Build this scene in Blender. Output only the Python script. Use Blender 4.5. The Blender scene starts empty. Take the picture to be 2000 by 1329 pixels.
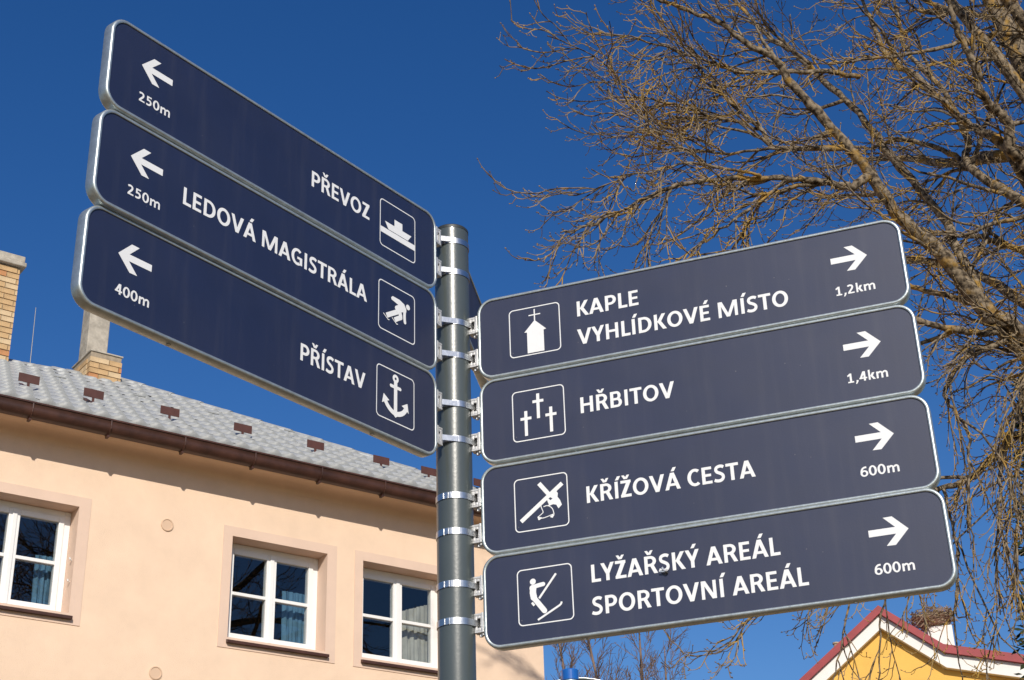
import bpy, bmesh, math, random
import numpy as np
from mathutils import Vector, Matrix

sc = bpy.context.scene
col = sc.collection
rad = math.radians

# ------------------------------------------------------------------ camera
CZ = 1.6                                   # eye height; the camera stands at (0, 0, CZ)
PITCH, ROLL, FPX = rad(26.590), rad(-1.867), 3003.06
fw = Vector((0, math.cos(PITCH), math.sin(PITCH)))
up0 = Vector((0, -math.sin(PITCH), math.cos(PITCH)))
rt = math.cos(ROLL) * Vector((1, 0, 0)) + math.sin(ROLL) * up0
up = -math.sin(ROLL) * Vector((1, 0, 0)) + math.cos(ROLL) * up0
cam_data = bpy.data.cameras.new('camera')
cam = bpy.data.objects.new('camera', cam_data)
col.objects.link(cam)
cam.matrix_world = Matrix(((rt.x, up.x, -fw.x, 0), (rt.y, up.y, -fw.y, 0), (rt.z, up.z, -fw.z, CZ), (0, 0, 0, 1)))
cam_data.sensor_width = 36
cam_data.lens = FPX / 2000 * 36
cam_data.clip_start = 0.05
cam_data.clip_end = 3000
sc.camera = cam

# ------------------------------------------------------------------ sky, sun, exposure
SUN_AZ, SUN_EL = rad(8), rad(31)           # azimuth to the right of straight behind the camera
to_sun = Vector((math.sin(SUN_AZ) * math.cos(SUN_EL), -math.cos(SUN_AZ) * math.cos(SUN_EL), math.sin(SUN_EL)))
world = bpy.data.worlds.new('World')
sc.world = world
world.use_nodes = True
wn = world.node_tree.nodes
wn.clear()
sky = wn.new('ShaderNodeTexSky')
sky.sky_type = 'NISHITA'
sky.sun_disc = False
sky.sun_elevation = SUN_EL
sky.sun_rotation = math.pi - SUN_AZ
sky.altitude = 0
sky.air_density = 1.0
sky.dust_density = 0.6
sky.ozone_density = 3.0
bg = wn.new('ShaderNodeBackground')
bg.inputs['Strength'].default_value = 0.1
wo = wn.new('ShaderNodeOutputWorld')
hs = wn.new('ShaderNodeHueSaturation')              # the picture's strong colour
hs.inputs['Saturation'].default_value = 1.33
hs.inputs['Hue'].default_value = 0.512
world.node_tree.links.new(sky.outputs[0], hs.inputs['Color'])
world.node_tree.links.new(hs.outputs[0], bg.inputs['Color'])
world.node_tree.links.new(bg.outputs[0], wo.inputs['Surface'])

sun_data = bpy.data.lights.new('sun', 'SUN')
sun_data.energy = 4.2
sun_data.angle = rad(0.5)
sun_data.color = (1.0, 0.93, 0.82)
sun = bpy.data.objects.new('sun', sun_data)
col.objects.link(sun)
sun.rotation_euler = (-to_sun).to_track_quat('-Z', 'Y').to_euler()
sun.location = (4, -20, 30)

sc.view_settings.view_transform = 'Standard'
sc.view_settings.look = 'None'
sc.view_settings.gamma = 1
sc.view_settings.use_curve_mapping = False
sc.view_settings.exposure = 0.0

# ------------------------------------------------------------------ helpers
def tag(o, label=None, cat=None, group=None, kind=None):
    if label: o['label'] = label
    if cat: o['category'] = cat
    if group: o['group'] = group
    if kind: o['kind'] = kind
    return o

def empty(name, loc=(0, 0, 0), mat=None):
    o = bpy.data.objects.new(name, None)
    col.objects.link(o)
    o.empty_display_size = 0.1
    if mat is not None: o.matrix_world = mat
    else: o.location = loc
    return o

def mesh_obj(name, V, F, mat, parent=None, smooth=False):
    me = bpy.data.meshes.new(name)
    me.from_pydata([tuple(v) for v in V], [], F)
    me.update()
    if smooth: me.polygons.foreach_set('use_smooth', [True] * len(me.polygons))
    if mat: me.materials.append(mat)
    return link(name, me, parent)

def link(name, me, parent=None):
    o = bpy.data.objects.new(name, me)
    col.objects.link(o)
    if parent is not None: o.parent = parent
    return o

class MB:
    """collects vertices and faces of one piece"""
    def __init__(self): self.V, self.F = [], []
    def add(self, V, F):
        b = len(self.V)
        self.V += [tuple(v) for v in V]
        self.F += [tuple(i + b for i in f) for f in F]
        return self
    def box(self, a, b):
        x0, y0, z0 = a; x1, y1, z1 = b
        V = [(x0, y0, z0), (x1, y0, z0), (x1, y1, z0), (x0, y1, z0), (x0, y0, z1), (x1, y0, z1), (x1, y1, z1), (x0, y1, z1)]
        F = [(0, 3, 2, 1), (4, 5, 6, 7), (0, 1, 5, 4), (1, 2, 6, 5), (2, 3, 7, 6), (3, 0, 4, 7)]
        return self.add(V, F)
    def tube(self, pts, rr, sides=8, cap=True):
        pts = [Vector(p) for p in pts]
        if not hasattr(rr, '__len__'): rr = [rr] * len(pts)
        V, F = [], []
        for i, p in enumerate(pts):
            t = (pts[min(i + 1, len(pts) - 1)] - pts[max(i - 1, 0)]).normalized()
            a = t.orthogonal().normalized() if i == 0 else (a - t * a.dot(t)).normalized()
            b = t.cross(a)
            for k in range(sides):
                w = 2 * math.pi * k / sides
                V.append(p + (a * math.cos(w) + b * math.sin(w)) * rr[i])
        for i in range(len(pts) - 1):
            for k in range(sides):
                k2 = (k + 1) % sides
                F.append((i * sides + k, i * sides + k2, (i + 1) * sides + k2, (i + 1) * sides + k))
        if cap:
            F.append(tuple(range(sides - 1, -1, -1)))
            F.append(tuple((len(pts) - 1) * sides + k for k in range(sides)))
        return self.add(V, F)
    def build(self, name, mat, parent=None, smooth=False, bevel=0):
        o = mesh_obj(name, self.V, self.F, mat, parent, smooth)
        if bevel:
            m = o.modifiers.new('bevel', 'BEVEL')
            m.width = bevel; m.segments = 2; m.limit_method = 'ANGLE'
        return o

# ------------------------------------------------------------------ materials
def mat_new(name, base, rough=0.6, metal=0.0, spec=0.5, var=0.0, vscale=8.0, bump=0.0, bscale=40.0, coat=0.0, col2=None, detail=6):
    m = bpy.data.materials.new(name)
    m.use_nodes = True
    nt = m.node_tree
    b = nt.nodes['Principled BSDF']
    b.inputs['Base Color'].default_value = (*base, 1)
    b.inputs['Roughness'].default_value = rough
    b.inputs['Metallic'].default_value = metal
    b.inputs['Specular IOR Level'].default_value = spec
    if coat:
        b.inputs['Coat Weight'].default_value = coat
        b.inputs['Coat Roughness'].default_value = 0.08
    tc = nt.nodes.new('ShaderNodeTexCoord')
    if var or col2:
        n = nt.nodes.new('ShaderNodeTexNoise')
        n.inputs['Scale'].default_value = vscale
        n.inputs['Detail'].default_value = detail
        n.inputs['Roughness'].default_value = 0.65
        nt.links.new(tc.outputs['Object'], n.inputs['Vector'])
        r = nt.nodes.new('ShaderNodeValToRGB')
        r.color_ramp.elements[0].position = 0.32
        r.color_ramp.elements[1].position = 0.68
        c0 = tuple(max(0, c * (1 - var)) for c in base)
        c1 = col2 if col2 else tuple(c * (1 + var) for c in base)
        r.color_ramp.elements[0].color = (*c0, 1)
        r.color_ramp.elements[1].color = (*c1, 1)
        nt.links.new(n.outputs['Fac'], r.inputs['Fac'])
        nt.links.new(r.outputs['Color'], b.inputs['Base Color'])
    if bump:
        n2 = nt.nodes.new('ShaderNodeTexNoise')
        n2.inputs['Scale'].default_value = bscale
        n2.inputs['Detail'].default_value = 5
        nt.links.new(tc.outputs['Object'], n2.inputs['Vector'])
        bp = nt.nodes.new('ShaderNodeBump')
        bp.inputs['Strength'].default_value = bump
        bp.inputs['Distance'].default_value = 0.01
        nt.links.new(n2.outputs['Fac'], bp.inputs['Height'])
        nt.links.new(bp.outputs['Normal'], b.inputs['Normal'])
    return m

M = {}
M['panel'] = mat_new('navy_film', (0.0095, 0.0155, 0.052), 0.48, 0, 0.82, 0.10, 5, 0.02, 300)
M['print'] = mat_new('white_film', (0.80, 0.81, 0.82), 0.5, 0, 0.4, 0.02, 30)
M['frame'] = mat_new('galvanised_frame', (0.50, 0.55, 0.55), 0.42, 0.75, 0.5, 0.14, 60, 0.06, 120)
M['steel'] = mat_new('stainless_band', (0.58, 0.585, 0.59), 0.33, 1.0, 0.5, 0.10, 90, 0.04, 150)
M['cast'] = mat_new('cast_aluminium', (0.66, 0.655, 0.65), 0.5, 0.6, 0.5, 0.08, 80, 0.12, 260)
M['pole'] = mat_new('grey_green_pole_paint', (0.066, 0.080, 0.079), 0.33, 0.0, 0.7, 0.06, 12, 0.03, 160, coat=0.2)
M['polecap'] = mat_new('dark_cap', (0.03, 0.035, 0.035), 0.5)
M['dark'] = mat_new('near_black', (0.03, 0.028, 0.026), 0.5)
M['wall'] = mat_new('peach_render', (0.815, 0.612, 0.452), 0.9, 0, 0.2, 0.06, 2.2, 0.4, 140)
M['trim'] = mat_new('pink_render', (0.725, 0.54, 0.425), 0.9, 0, 0.2, 0.04, 3, 0.25, 220)
M['vent'] = mat_new('vent_plastic', (0.66, 0.47, 0.33), 0.7, 0, 0.3)
M['white'] = mat_new('white_window_plastic', (0.82, 0.82, 0.81), 0.35, 0, 0.5, 0.02, 5)
M['brown'] = mat_new('brown_sheet_metal', (0.062, 0.026, 0.018), 0.42, 0.0, 0.5, 0.35, 6, 0.05, 60)
M['tile'] = mat_new('grey_roof_sheet', (0.37, 0.378, 0.372), 0.5, 0.1, 0.5, 0.34, 6, 0.08, 50)
M['roofbase'] = mat_new('roof_underlay', (0.42, 0.44, 0.44), 0.6, 0, 0.3, 0.1, 4)
M['guard'] = mat_new('brown_snow_guard', (0.085, 0.034, 0.026), 0.5, 0, 0.4, 0.15, 9)
M['brick'] = mat_new('yellow_brick', (0.50, 0.33, 0.17), 0.9, 0, 0.2, 0.22, 6, 0.3, 60)
M['brick_red'] = mat_new('orange_brick', (0.46, 0.22, 0.10), 0.9, 0, 0.2, 0.2, 6, 0.3, 60)
M['brick_pale'] = mat_new('pale_brick', (0.58, 0.43, 0.26), 0.9, 0, 0.2, 0.18, 6, 0.3, 60)
M['mortar'] = mat_new('mortar', (0.33, 0.27, 0.20), 0.95, 0, 0.1, 0.2, 20)
M['concrete'] = mat_new('weathered_concrete', (0.40, 0.36, 0.30), 0.9, 0, 0.2, 0.3, 7, 0.3, 50)
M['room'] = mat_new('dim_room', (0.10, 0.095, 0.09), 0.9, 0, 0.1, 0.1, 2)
M['curtain_blue'] = mat_new('blue_curtain', (0.12, 0.24, 0.36), 0.9, 0, 0.1, 0.12, 8)
M['curtain_white'] = mat_new('white_curtain', (0.50, 0.48, 0.43), 0.9, 0, 0.1, 0.12, 10)
M['yellow'] = mat_new('ochre_render', (0.80, 0.47, 0.115), 0.9, 0, 0.2, 0.05, 1.2, 0.2, 90)
M['whitewash'] = mat_new('white_render', (0.80, 0.78, 0.74), 0.9, 0, 0.2, 0.05, 2, 0.2, 90)
M['red'] = mat_new('dark_red_sheet', (0.30, 0.035, 0.04), 0.5, 0, 0.4, 0.15, 3)
M['twig'] = mat_new('nest_twig', (0.42, 0.33, 0.23), 0.9, 0, 0.1, 0.35, 3)
M['blue_cap'] = mat_new('blue_plastic', (0.01, 0.11, 0.42), 0.3, 0, 0.5, 0.05, 10)
M['post_grey'] = mat_new('zinc_post', (0.60, 0.62, 0.63), 0.35, 0.6, 0.5, 0.1, 30)
M['rod'] = mat_new('dull_rod', (0.22, 0.22, 0.22), 0.5, 0.5)
M['signback'] = mat_new('dark_sign_back', (0.045, 0.055, 0.05), 0.6, 0, 0.4, 0.1, 10)
M['ground'] = mat_new('dry_ground', (0.20, 0.145, 0.085), 0.95, 0, 0.1, 0.3, 0.6, 0.4, 6)
M['bark_far'] = mat_new('far_bark', (0.20, 0.14, 0.11), 0.95, 0, 0.1, 0.2, 1.5)
M['conifer'] = mat_new('dark_needles', (0.030, 0.040, 0.016), 0.8, 0, 0.2, 0.4, 3)

def bark_material(name, dark, pale, lichen, lich_lo, scale):
    m = bpy.data.materials.new(name); m.use_nodes = True
    nt = m.node_tree; b = nt.nodes['Principled BSDF']
    b.inputs['Roughness'].default_value = 0.92
    b.inputs['Specular IOR Level'].default_value = 0.15
    tc = nt.nodes.new('ShaderNodeTexCoord')
    n1 = nt.nodes.new('ShaderNodeTexNoise'); n1.inputs['Scale'].default_value = scale; n1.inputs['Detail'].default_value = 6
    n2 = nt.nodes.new('ShaderNodeTexNoise'); n2.inputs['Scale'].default_value = scale * 0.22; n2.inputs['Detail'].default_value = 4
    for n in (n1, n2): nt.links.new(tc.outputs['Object'], n.inputs['Vector'])
    r1 = nt.nodes.new('ShaderNodeValToRGB')
    r1.color_ramp.elements[0].position = 0.38; r1.color_ramp.elements[0].color = (*dark, 1)
    r1.color_ramp.elements[1].position = 0.62; r1.color_ramp.elements[1].color = (*pale, 1)
    nt.links.new(n1.outputs['Fac'], r1.inputs['Fac'])
    r2 = nt.nodes.new('ShaderNodeValToRGB')
    r2.color_ramp.elements[0].position = lich_lo; r2.color_ramp.elements[0].color = (0, 0, 0, 1)
    r2.color_ramp.elements[1].position = lich_lo + 0.1; r2.color_ramp.elements[1].color = (0.85, 0.85, 0.85, 1)
    nt.links.new(n2.outputs['Fac'], r2.inputs['Fac'])
    mx = nt.nodes.new('ShaderNodeMixRGB')
    nt.links.new(r2.outputs['Color'], mx.inputs['Fac'])
    nt.links.new(r1.outputs['Color'], mx.inputs['Color1'])
    mx.inputs['Color2'].default_value = (*lichen, 1)
    nt.links.new(mx.outputs['Color'], b.inputs['Base Color'])
    bp = nt.nodes.new('ShaderNodeBump'); bp.inputs['Strength'].default_value = 0.6; bp.inputs['Distance'].default_value = 0.02
    nt.links.new(n1.outputs['Fac'], bp.inputs['Height'])
    nt.links.new(bp.outputs['Normal'], b.inputs['Normal'])
    return m
M['bark'] = bark_material('lichen_bark', (0.042, 0.031, 0.021), (0.26, 0.205, 0.14), (0.36, 0.21, 0.045), 0.56, 26)
M['twigbark'] = bark_material('twig_bark', (0.115, 0.085, 0.055), (0.32, 0.24, 0.145), (0.45, 0.28, 0.055), 0.49, 7)

def glass_material():
    m = bpy.data.materials.new('window_glass'); m.use_nodes = True
    nt = m.node_tree
    for n in list(nt.nodes): nt.nodes.remove(n)
    out = nt.nodes.new('ShaderNodeOutputMaterial')
    tr = nt.nodes.new('ShaderNodeBsdfTransparent'); tr.inputs['Color'].default_value = (0.74, 0.78, 0.78, 1)
    gl = nt.nodes.new('ShaderNodeBsdfGlossy'); gl.inputs['Roughness'].default_value = 0.0
    fr = nt.nodes.new('ShaderNodeFresnel'); fr.inputs['IOR'].default_value = 2.0
    ge = nt.nodes.new('ShaderNodeNewGeometry')                 # a thin sheet reflects alike from both sides
    io = nt.nodes.new('ShaderNodeMapRange')
    io.inputs['To Min'].default_value = 2.0; io.inputs['To Max'].default_value = 1 / 2.0
    nt.links.new(ge.outputs['Backfacing'], io.inputs['Value']); nt.links.new(io.outputs['Result'], fr.inputs['IOR'])
    mx = nt.nodes.new('ShaderNodeMixShader')
    nt.links.new(fr.outputs[0], mx.inputs[0]); nt.links.new(tr.outputs[0], mx.inputs[1]); nt.links.new(gl.outputs[0], mx.inputs[2])
    nt.links.new(mx.outputs[0], out.inputs['Surface'])
    return m
M['glass'] = glass_material()

def weather_panel(m):
    """dust specks, faint rain streaks and uneven gloss on the navy film"""
    nt = m.node_tree; b = nt.nodes['Principled BSDF']
    src = b.inputs['Base Color'].links[0].from_socket
    tc = nt.nodes.new('ShaderNodeTexCoord')
    mp = nt.nodes.new('ShaderNodeMapping'); mp.inputs['Scale'].default_value = (38, 3.5, 1)
    nt.links.new(tc.outputs['Object'], mp.inputs['Vector'])
    st = nt.nodes.new('ShaderNodeTexNoise'); st.inputs['Scale'].default_value = 1.0; st.inputs['Detail'].default_value = 5
    nt.links.new(mp.outputs['Vector'], st.inputs['Vector'])
    r1 = nt.nodes.new('ShaderNodeMapRange'); r1.inputs['From Min'].default_value = 0.5; r1.inputs['From Max'].default_value = 0.8; r1.inputs['To Max'].default_value = 0.035
    nt.links.new(st.outputs['Fac'], r1.inputs['Value'])
    sp = nt.nodes.new('ShaderNodeTexVoronoi'); sp.inputs['Scale'].default_value = 26
    nt.links.new(tc.outputs['Object'], sp.inputs['Vector'])
    r2 = nt.nodes.new('ShaderNodeMapRange'); r2.inputs['From Min'].default_value = 0.045; r2.inputs['From Max'].default_value = 0.02; r2.inputs['To Max'].default_value = 0.30
    nt.links.new(sp.outputs['Distance'], r2.inputs['Value'])
    ad = nt.nodes.new('ShaderNodeMath'); ad.operation = 'ADD'; ad.use_clamp = True
    nt.links.new(r1.outputs['Result'], ad.inputs[0]); nt.links.new(r2.outputs['Result'], ad.inputs[1])
    mx = nt.nodes.new('ShaderNodeMixRGB'); mx.inputs['Color2'].default_value = (0.36, 0.33, 0.28, 1)
    nt.links.new(ad.outputs[0], mx.inputs['Fac']); nt.links.new(src, mx.inputs['Color1'])
    nt.links.new(mx.outputs['Color'], b.inputs['Base Color'])
    ro = nt.nodes.new('ShaderNodeTexNoise'); ro.inputs['Scale'].default_value = 6; ro.inputs['Detail'].default_value = 4
    nt.links.new(tc.outputs['Object'], ro.inputs['Vector'])
    r3 = nt.nodes.new('ShaderNodeMapRange'); r3.inputs['From Min'].default_value = 0.3; r3.inputs['From Max'].default_value = 0.7; r3.inputs['To Min'].default_value = 0.44; r3.inputs['To Max'].default_value = 0.53
    nt.links.new(ro.outputs['Fac'], r3.inputs['Value']); nt.links.new(r3.outputs['Result'], b.inputs['Roughness'])
weather_panel(M['panel'])

# ------------------------------------------------------------------ ground
g = MB()
NG = 48
g.V.append((0, 0, 0))
for ring, R in enumerate((12, 60, 300, 1800)):
    for k in range(NG):
        a = 2 * math.pi * k / NG
        g.V.append((R * math.cos(a), R * math.sin(a), 0))
for k in range(NG):
    g.F.append((0, 1 + k, 1 + (k + 1) % NG))
    for ring in range(3):
        a = 1 + ring * NG; b = a + NG
        g.F.append((a + k, b + k, b + (k + 1) % NG, a + (k + 1) % NG))
tag(g.build('ground', M['ground']), 'dry tan ground spreading under everything', 'ground', kind='structure')

# ------------------------------------------------------------------ peach house
HA = rad(36.5)
hd = Vector((math.cos(HA), math.sin(HA), 0)); hn = Vector((-math.sin(HA), math.cos(HA), 0))
HD = 13.5
HM = Matrix(((hd.x, hn.x, 0, hn.x * HD), (hd.y, hn.y, 0, hn.y * HD), (0, 0, 1, 0), (0, 0, 0, 1)))
# house axes: x along the street wall, y inwards from its face, z up from the ground
S0, S1, DEP = -2.0, 10.285, 7.6
ZEAVE, PITCHR = 6.02 + CZ, rad(30.7)
TR = math.tan(PITCHR)
house = empty('peach_house', mat=HM)
tag(house, 'peach rendered house with grey tile roof and white divided windows', 'house')

WIN = [(3.725, 4.813), (6.415, 7.503), (7.933, 9.021)]
WZ0, WZ1 = 4.205 + CZ, 5.242 + CZ
REV = 0.19
ZS = 5.915 + CZ                                   # soffit height
# street wall with its openings, other walls
xs = sorted({S0, S1, *[v for w in WIN for v in w]})
w = MB()
for i in range(len(xs) - 1):
    a, b = xs[i], xs[i + 1]
    spans = [(0, WZ0), (WZ1, ZS)] if any(abs(a - o[0]) < 1e-6 for o in WIN) else [(0, ZS)]
    for z0, z1 in spans:
        w.add([(a, 0, z0), (b, 0, z0), (b, 0, z1), (a, 0, z1)], [(0, 1, 2, 3)])
w.add([(S1, 0, 0), (S1, DEP, 0), (S1, DEP, ZS), (S1, 0, ZS)], [(0, 1, 2, 3)])
w.add([(S0, DEP, 0), (S0, 0, 0), (S0, 0, ZS), (S0, DEP, ZS)], [(0, 1, 2, 3)])
w.add([(S1, DEP, 0), (S0, DEP, 0), (S0, DEP, ZS), (S1, DEP, ZS)], [(0, 1, 2, 3)])
w.build('wall', M['wall'], house)
# coved soffit: quarter curve from the wall out to the eave
OV = 0.34
prof = [(-0.002, ZS - 0.10)] + [(-0.002 - 0.11 * (1 - math.cos(t * math.pi / 16)), ZS - 0.10 + 0.11 * math.sin(t * math.pi / 16)) for t in range(1, 9)] + [(-OV, ZS + 0.012), (-OV, ZS + 0.07)]
sf = MB()
for i, (y, z) in enumerate(prof):
    sf.V += [(S0 - 0.3, y, z), (S1 - y, y, z)]
sf.F = [(2 * i, 2 * i + 1, 2 * i + 3, 2 * i + 2) for i in range(len(prof) - 1)]
sf.build('soffit', M['wall'], house, smooth=True)
se = MB()
for i, (y, z) in enumerate(prof):
    se.V += [(S1 - y, y, z), (S1 - y, DEP + 0.3, z)]
se.F = [(2 * i, 2 * i + 1, 2 * i + 3, 2 * i + 2) for i in range(len(prof) - 1)]
se.build('soffit', M['wall'], house, smooth=True)

# windows
def window(x0, x1):
    z0, z1 = WZ0, WZ1
    fr = MB()
    y0, y1 = REV, REV + 0.07
    cx = (x0 + x1) / 2
    e = 0.0015
    fr.box((x0 + e, y0, z0), (x0 + 0.062, y1, z1 - e)); fr.box((x1 - 0.062, y0, z0), (x1 - e, y1, z1 - e))
    fr.box((x0 + 0.062, y0 + 0.002, z1 - 0.062), (x1 - 0.062, y1, z1 - e)); fr.box((x0 + 0.062, y0 + 0.002, z0), (x1 - 0.062, y1, z0 + 0.05))
    wo_ = fr.build('window', M['white'], house, bevel=0.004)
    # two sashes, each with a glazing bar
    for a, b in ((x0 + 0.064, cx - 0.002), (cx + 0.002, x1 - 0.064)):
        s = MB(); ys, ye = y0 - 0.014, y1 - 0.01
        zb, zt = z0 + 0.052, z1 - 0.064
        k = 0.052
        s.box((a, ys, zb), (a + k, ye, zt)); s.box((b - k, ys, zb), (b, ye, zt))
        s.box((a + k, ys + 0.0015, zt - k), (b - k, ye, zt)); s.box((a + k, ys + 0.0015, zb), (b - k, ye, zb + k))
        zm = zb + (zt - zb) * 0.50
        s.box((a + k, ys + 0.004, zm - 0.017), (b - k, ye - 0.004, zm + 0.017))
        s.build('sash', M['white'], wo_, bevel=0.004)
        for za, zc in ((zb + k, zm - 0.017), (zm + 0.017, zt - k)):
            p = MB(); p.add([(a + k, ys + 0.025, za), (b - k, ys + 0.025, za), (b - k, ys + 0.025, zc), (a + k, ys + 0.025, zc)], [(0, 1, 2, 3)])
            p.build('pane', M['glass'], wo_)
    cv = MB(); cv.box((cx - 0.022, y0 - 0.026, z0 + 0.053), (cx + 0.022, y0 - 0.0145, z1 - 0.065))
    cv.build('cover_strip', M['white'], wo_, bevel=0.004)
    sl = MB()
    sl.add([(x0 - 0.012, -0.05, z0 - 0.035), (x1 + 0.026, -0.05, z0 - 0.035), (x1 + 0.026, REV - 0.016, z0 + 0.004), (x0 - 0.012, REV - 0.016, z0 + 0.004),
            (x0 - 0.012, -0.05, z0 - 0.062), (x1 + 0.026, -0.05, z0 - 0.062), (x1 + 0.026, 0.001, z0 - 0.062), (x0 - 0.012, 0.001, z0 - 0.062),
            (x1 + 0.026, 0.001, z0 - 0.023), (x0 - 0.012, 0.001, z0 - 0.023)],
           [(0, 1, 2, 3), (4, 5, 1, 0), (7, 6, 5, 4), (5, 6, 8, 1), (0, 9, 7, 4)])
    sl.build('sill', M['brown'], wo_)
    # plastered surround and reveals
    t = MB(); q = 0.100; pr = -0.007
    X0, X1, Z0, Z1 = x0 - q, x1 + q + 0.014, z0 - 0.107, z1 + q
    t.add([(X0, pr, Z0), (X1, pr, Z0), (X1, pr, Z1), (X0, pr, Z1), (x0, pr, z0), (x1, pr, z0), (x1, pr, z1), (x0, pr, z1)],
          [(0, 1, 5, 4), (1, 2, 6, 5), (2, 3, 7, 6), (3, 0, 4, 7)])
    t.add([(X0, pr, Z0), (X1, pr, Z0), (X1, pr, Z1), (X0, pr, Z1), (X0, 0.01, Z0), (X1, 0.01, Z0), (X1, 0.01, Z1), (X0, 0.01, Z1)],
          [(0, 4, 5, 1), (1, 5, 6, 2), (2, 6, 7, 3), (3, 7, 4, 0)])
    r = REV + 0.09
    t.add([(x0, pr, z0), (x0, r, z0), (x0, r, z1), (x0, pr, z1)], [(0, 1, 2, 3)])
    t.add([(x1, pr, z0), (x1, pr, z1), (x1, r, z1), (x1, r, z0)], [(0, 1, 2, 3)])
    t.add([(x0, pr, z1), (x0, r, z1), (x1, r, z1), (x1, pr, z1)], [(0, 1, 2, 3)])
    t.add([(x0, pr, z0), (x1, pr, z0), (x1, r, z0), (x0, r, z0)], [(0, 1, 2, 3)])
    t.build('window_surround', M['trim'], house)
    # the room behind
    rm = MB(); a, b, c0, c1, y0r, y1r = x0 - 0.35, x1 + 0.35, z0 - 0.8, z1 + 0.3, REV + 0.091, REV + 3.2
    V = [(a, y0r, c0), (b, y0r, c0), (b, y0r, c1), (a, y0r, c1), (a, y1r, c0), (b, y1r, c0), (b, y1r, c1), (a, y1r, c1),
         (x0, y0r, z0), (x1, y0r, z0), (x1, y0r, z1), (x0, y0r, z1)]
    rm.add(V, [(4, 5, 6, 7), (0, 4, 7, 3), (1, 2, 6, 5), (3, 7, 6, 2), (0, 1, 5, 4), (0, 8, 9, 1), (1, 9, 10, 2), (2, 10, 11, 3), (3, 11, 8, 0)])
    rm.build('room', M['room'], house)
for x0, x1 in WIN: window(x0, x1)

def curtain(name, label, x0, x1, z0, z1, mat, waves, slant=0.0):
    N = waves * 10
    c = MB()
    for i in range(N + 1):
        t = i / N
        x = x0 + (x1 - x0) * t
        dy = 0.014 * math.sin(t * waves * 2 * math.pi) + 0.008 * math.sin(t * waves * 5.1 + 1)
        for j in range(5):
            u = j / 4
            zz = z0 + (z1 - slant * (1 - t) - z0) * u
            c.V.append((x + 0.01 * math.sin(u * 3 + i), REV + 0.14 + dy * (1.1 - 0.5 * u), zz))
    for i in range(N):
        for j in range(4):
            c.F.append((i * 5 + j, (i + 1) * 5 + j, (i + 1) * 5 + j + 1, i * 5 + j + 1))
    o = c.build(name, mat, None, smooth=True)
    o.matrix_world = HM
    return tag(o, label, 'curtain')
curtain('blue_curtain', 'narrow blue curtain behind the window farthest from the grey signpost', 4.56, 4.76, WZ0 + 0.02, WZ1 - 0.42, M['curtain_blue'], 4)
curtain('blue_curtain', 'pleated blue curtain in the middle window of the peach house', 7.17, 7.47, WZ0 + 0.02, WZ1 - 0.36, M['curtain_blue'], 5)
curtain('white_curtain', 'pale patterned curtain in the window beside the grey signpost', 8.62, 9.0, WZ0 + 0.02, WZ1 - 0.22, M['curtain_white'], 5, 0.14)

# round wall vents
for x, z in ((5.71, 5.227 + CZ), (5.704, 3.761 + CZ)):
    v = MB(); n = 28
    for r_, y in ((0.066, -0.0005), (0.064, -0.010), (0.054, -0.012), (0.051, -0.006), (0.0, -0.006)):
        for k in range(n): v.V.append((x + r_ * math.cos(2 * math.pi * k / n), y, z + r_ * math.sin(2 * math.pi * k / n)))
    for i in range(4):
        for k in range(n): v.F.append((i * n + k, i * n + (k + 1) % n, (i + 1) * n + (k + 1) % n, (i + 1) * n + k))
    v.build('wall_vent', M['vent'], house)
# white hooks on the reveal of the first window
for z in (WZ0 + 0.31, WZ0 + 0.52):
    v = MB(); v.tube([(4.812, 0.05, z), (4.785, 0.03, z + 0.004), (4.782, 0.03, z + 0.02)], 0.007, 6)
    v.build('shutter_hook', M['white'], house)

# roof: front slope, hip at the right end, back slope
EY = -0.36
EX = S1 + 0.36
RUN = 4.16
AX = EX - RUN
ZR = ZEAVE + RUN * TR
rf = MB()
lift = -0.03
L0 = S0 - 0.36
RDROP = 0.10
V = [(L0, EY, ZEAVE), (EX, EY, ZEAVE), (AX, EY + RUN, ZR), (AX - 1.3, EY + RUN, ZR - RDROP), (L0, EY + RUN, ZR - RDROP), (EX, EY + 2 * RUN, ZEAVE), (L0, EY + 2 * RUN, ZEAVE)]
V = [(x, y, z + lift) for x, y, z in V]
rf.add(V, [(0, 1, 2, 3, 4), (1, 5, 2), (5, 6, 4, 3, 2)])
roof = rf.build('roof', M['roofbase'], house)
# pressed sheet tiles: 0.183 wide, 0.40 exposed
TW, TL = 0.183, 0.40
def tile_mesh():
    m = MB(); n = 6
    for row, (v, dz) in enumerate(((-0.006, -0.004), (0.0, 0.042), (TL * 0.5, 0.024), (TL + 0.02, 0.006))):
        for i in range(n + 1):
            u = i / n
            h = 0.034 * max(0, math.sin((u * 1.35 - 0.1) * math.pi)) ** 1.3 if 0.07 < u < 0.82 else 0.0
            m.V.append(((u - 0.5) * TW * 1.01, v, dz + (h if row > 0 else h * 0.55)))
    for r_ in range(3):
        for i in range(n):
            a = r_ * (n + 1) + i
            m.F.append((a, a + 1, a + n + 2, a + n + 1))
    me = bpy.data.meshes.new('roof_tile'); me.from_pydata(m.V, [], m.F); me.update()
    me.polygons.foreach_set('use_smooth', [True] * len(me.polygons)); me.materials.append(M['tile'])
    return me
tme = tile_mesh()
rng = random.Random(5)
spots = []
nrow = int(RUN / math.cos(PITCHR) / TL)
for r_ in range(nrow):
    run = r_ * TL * math.cos(PITCHR)
    x = 3.55 + (0.5 * TW if r_ % 2 else 0)
    while x < EX - run - TW * 0.55 - TL * math.cos(PITCHR) * 0.5:
        spots.append((x, run, r_)); x += TW
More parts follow.
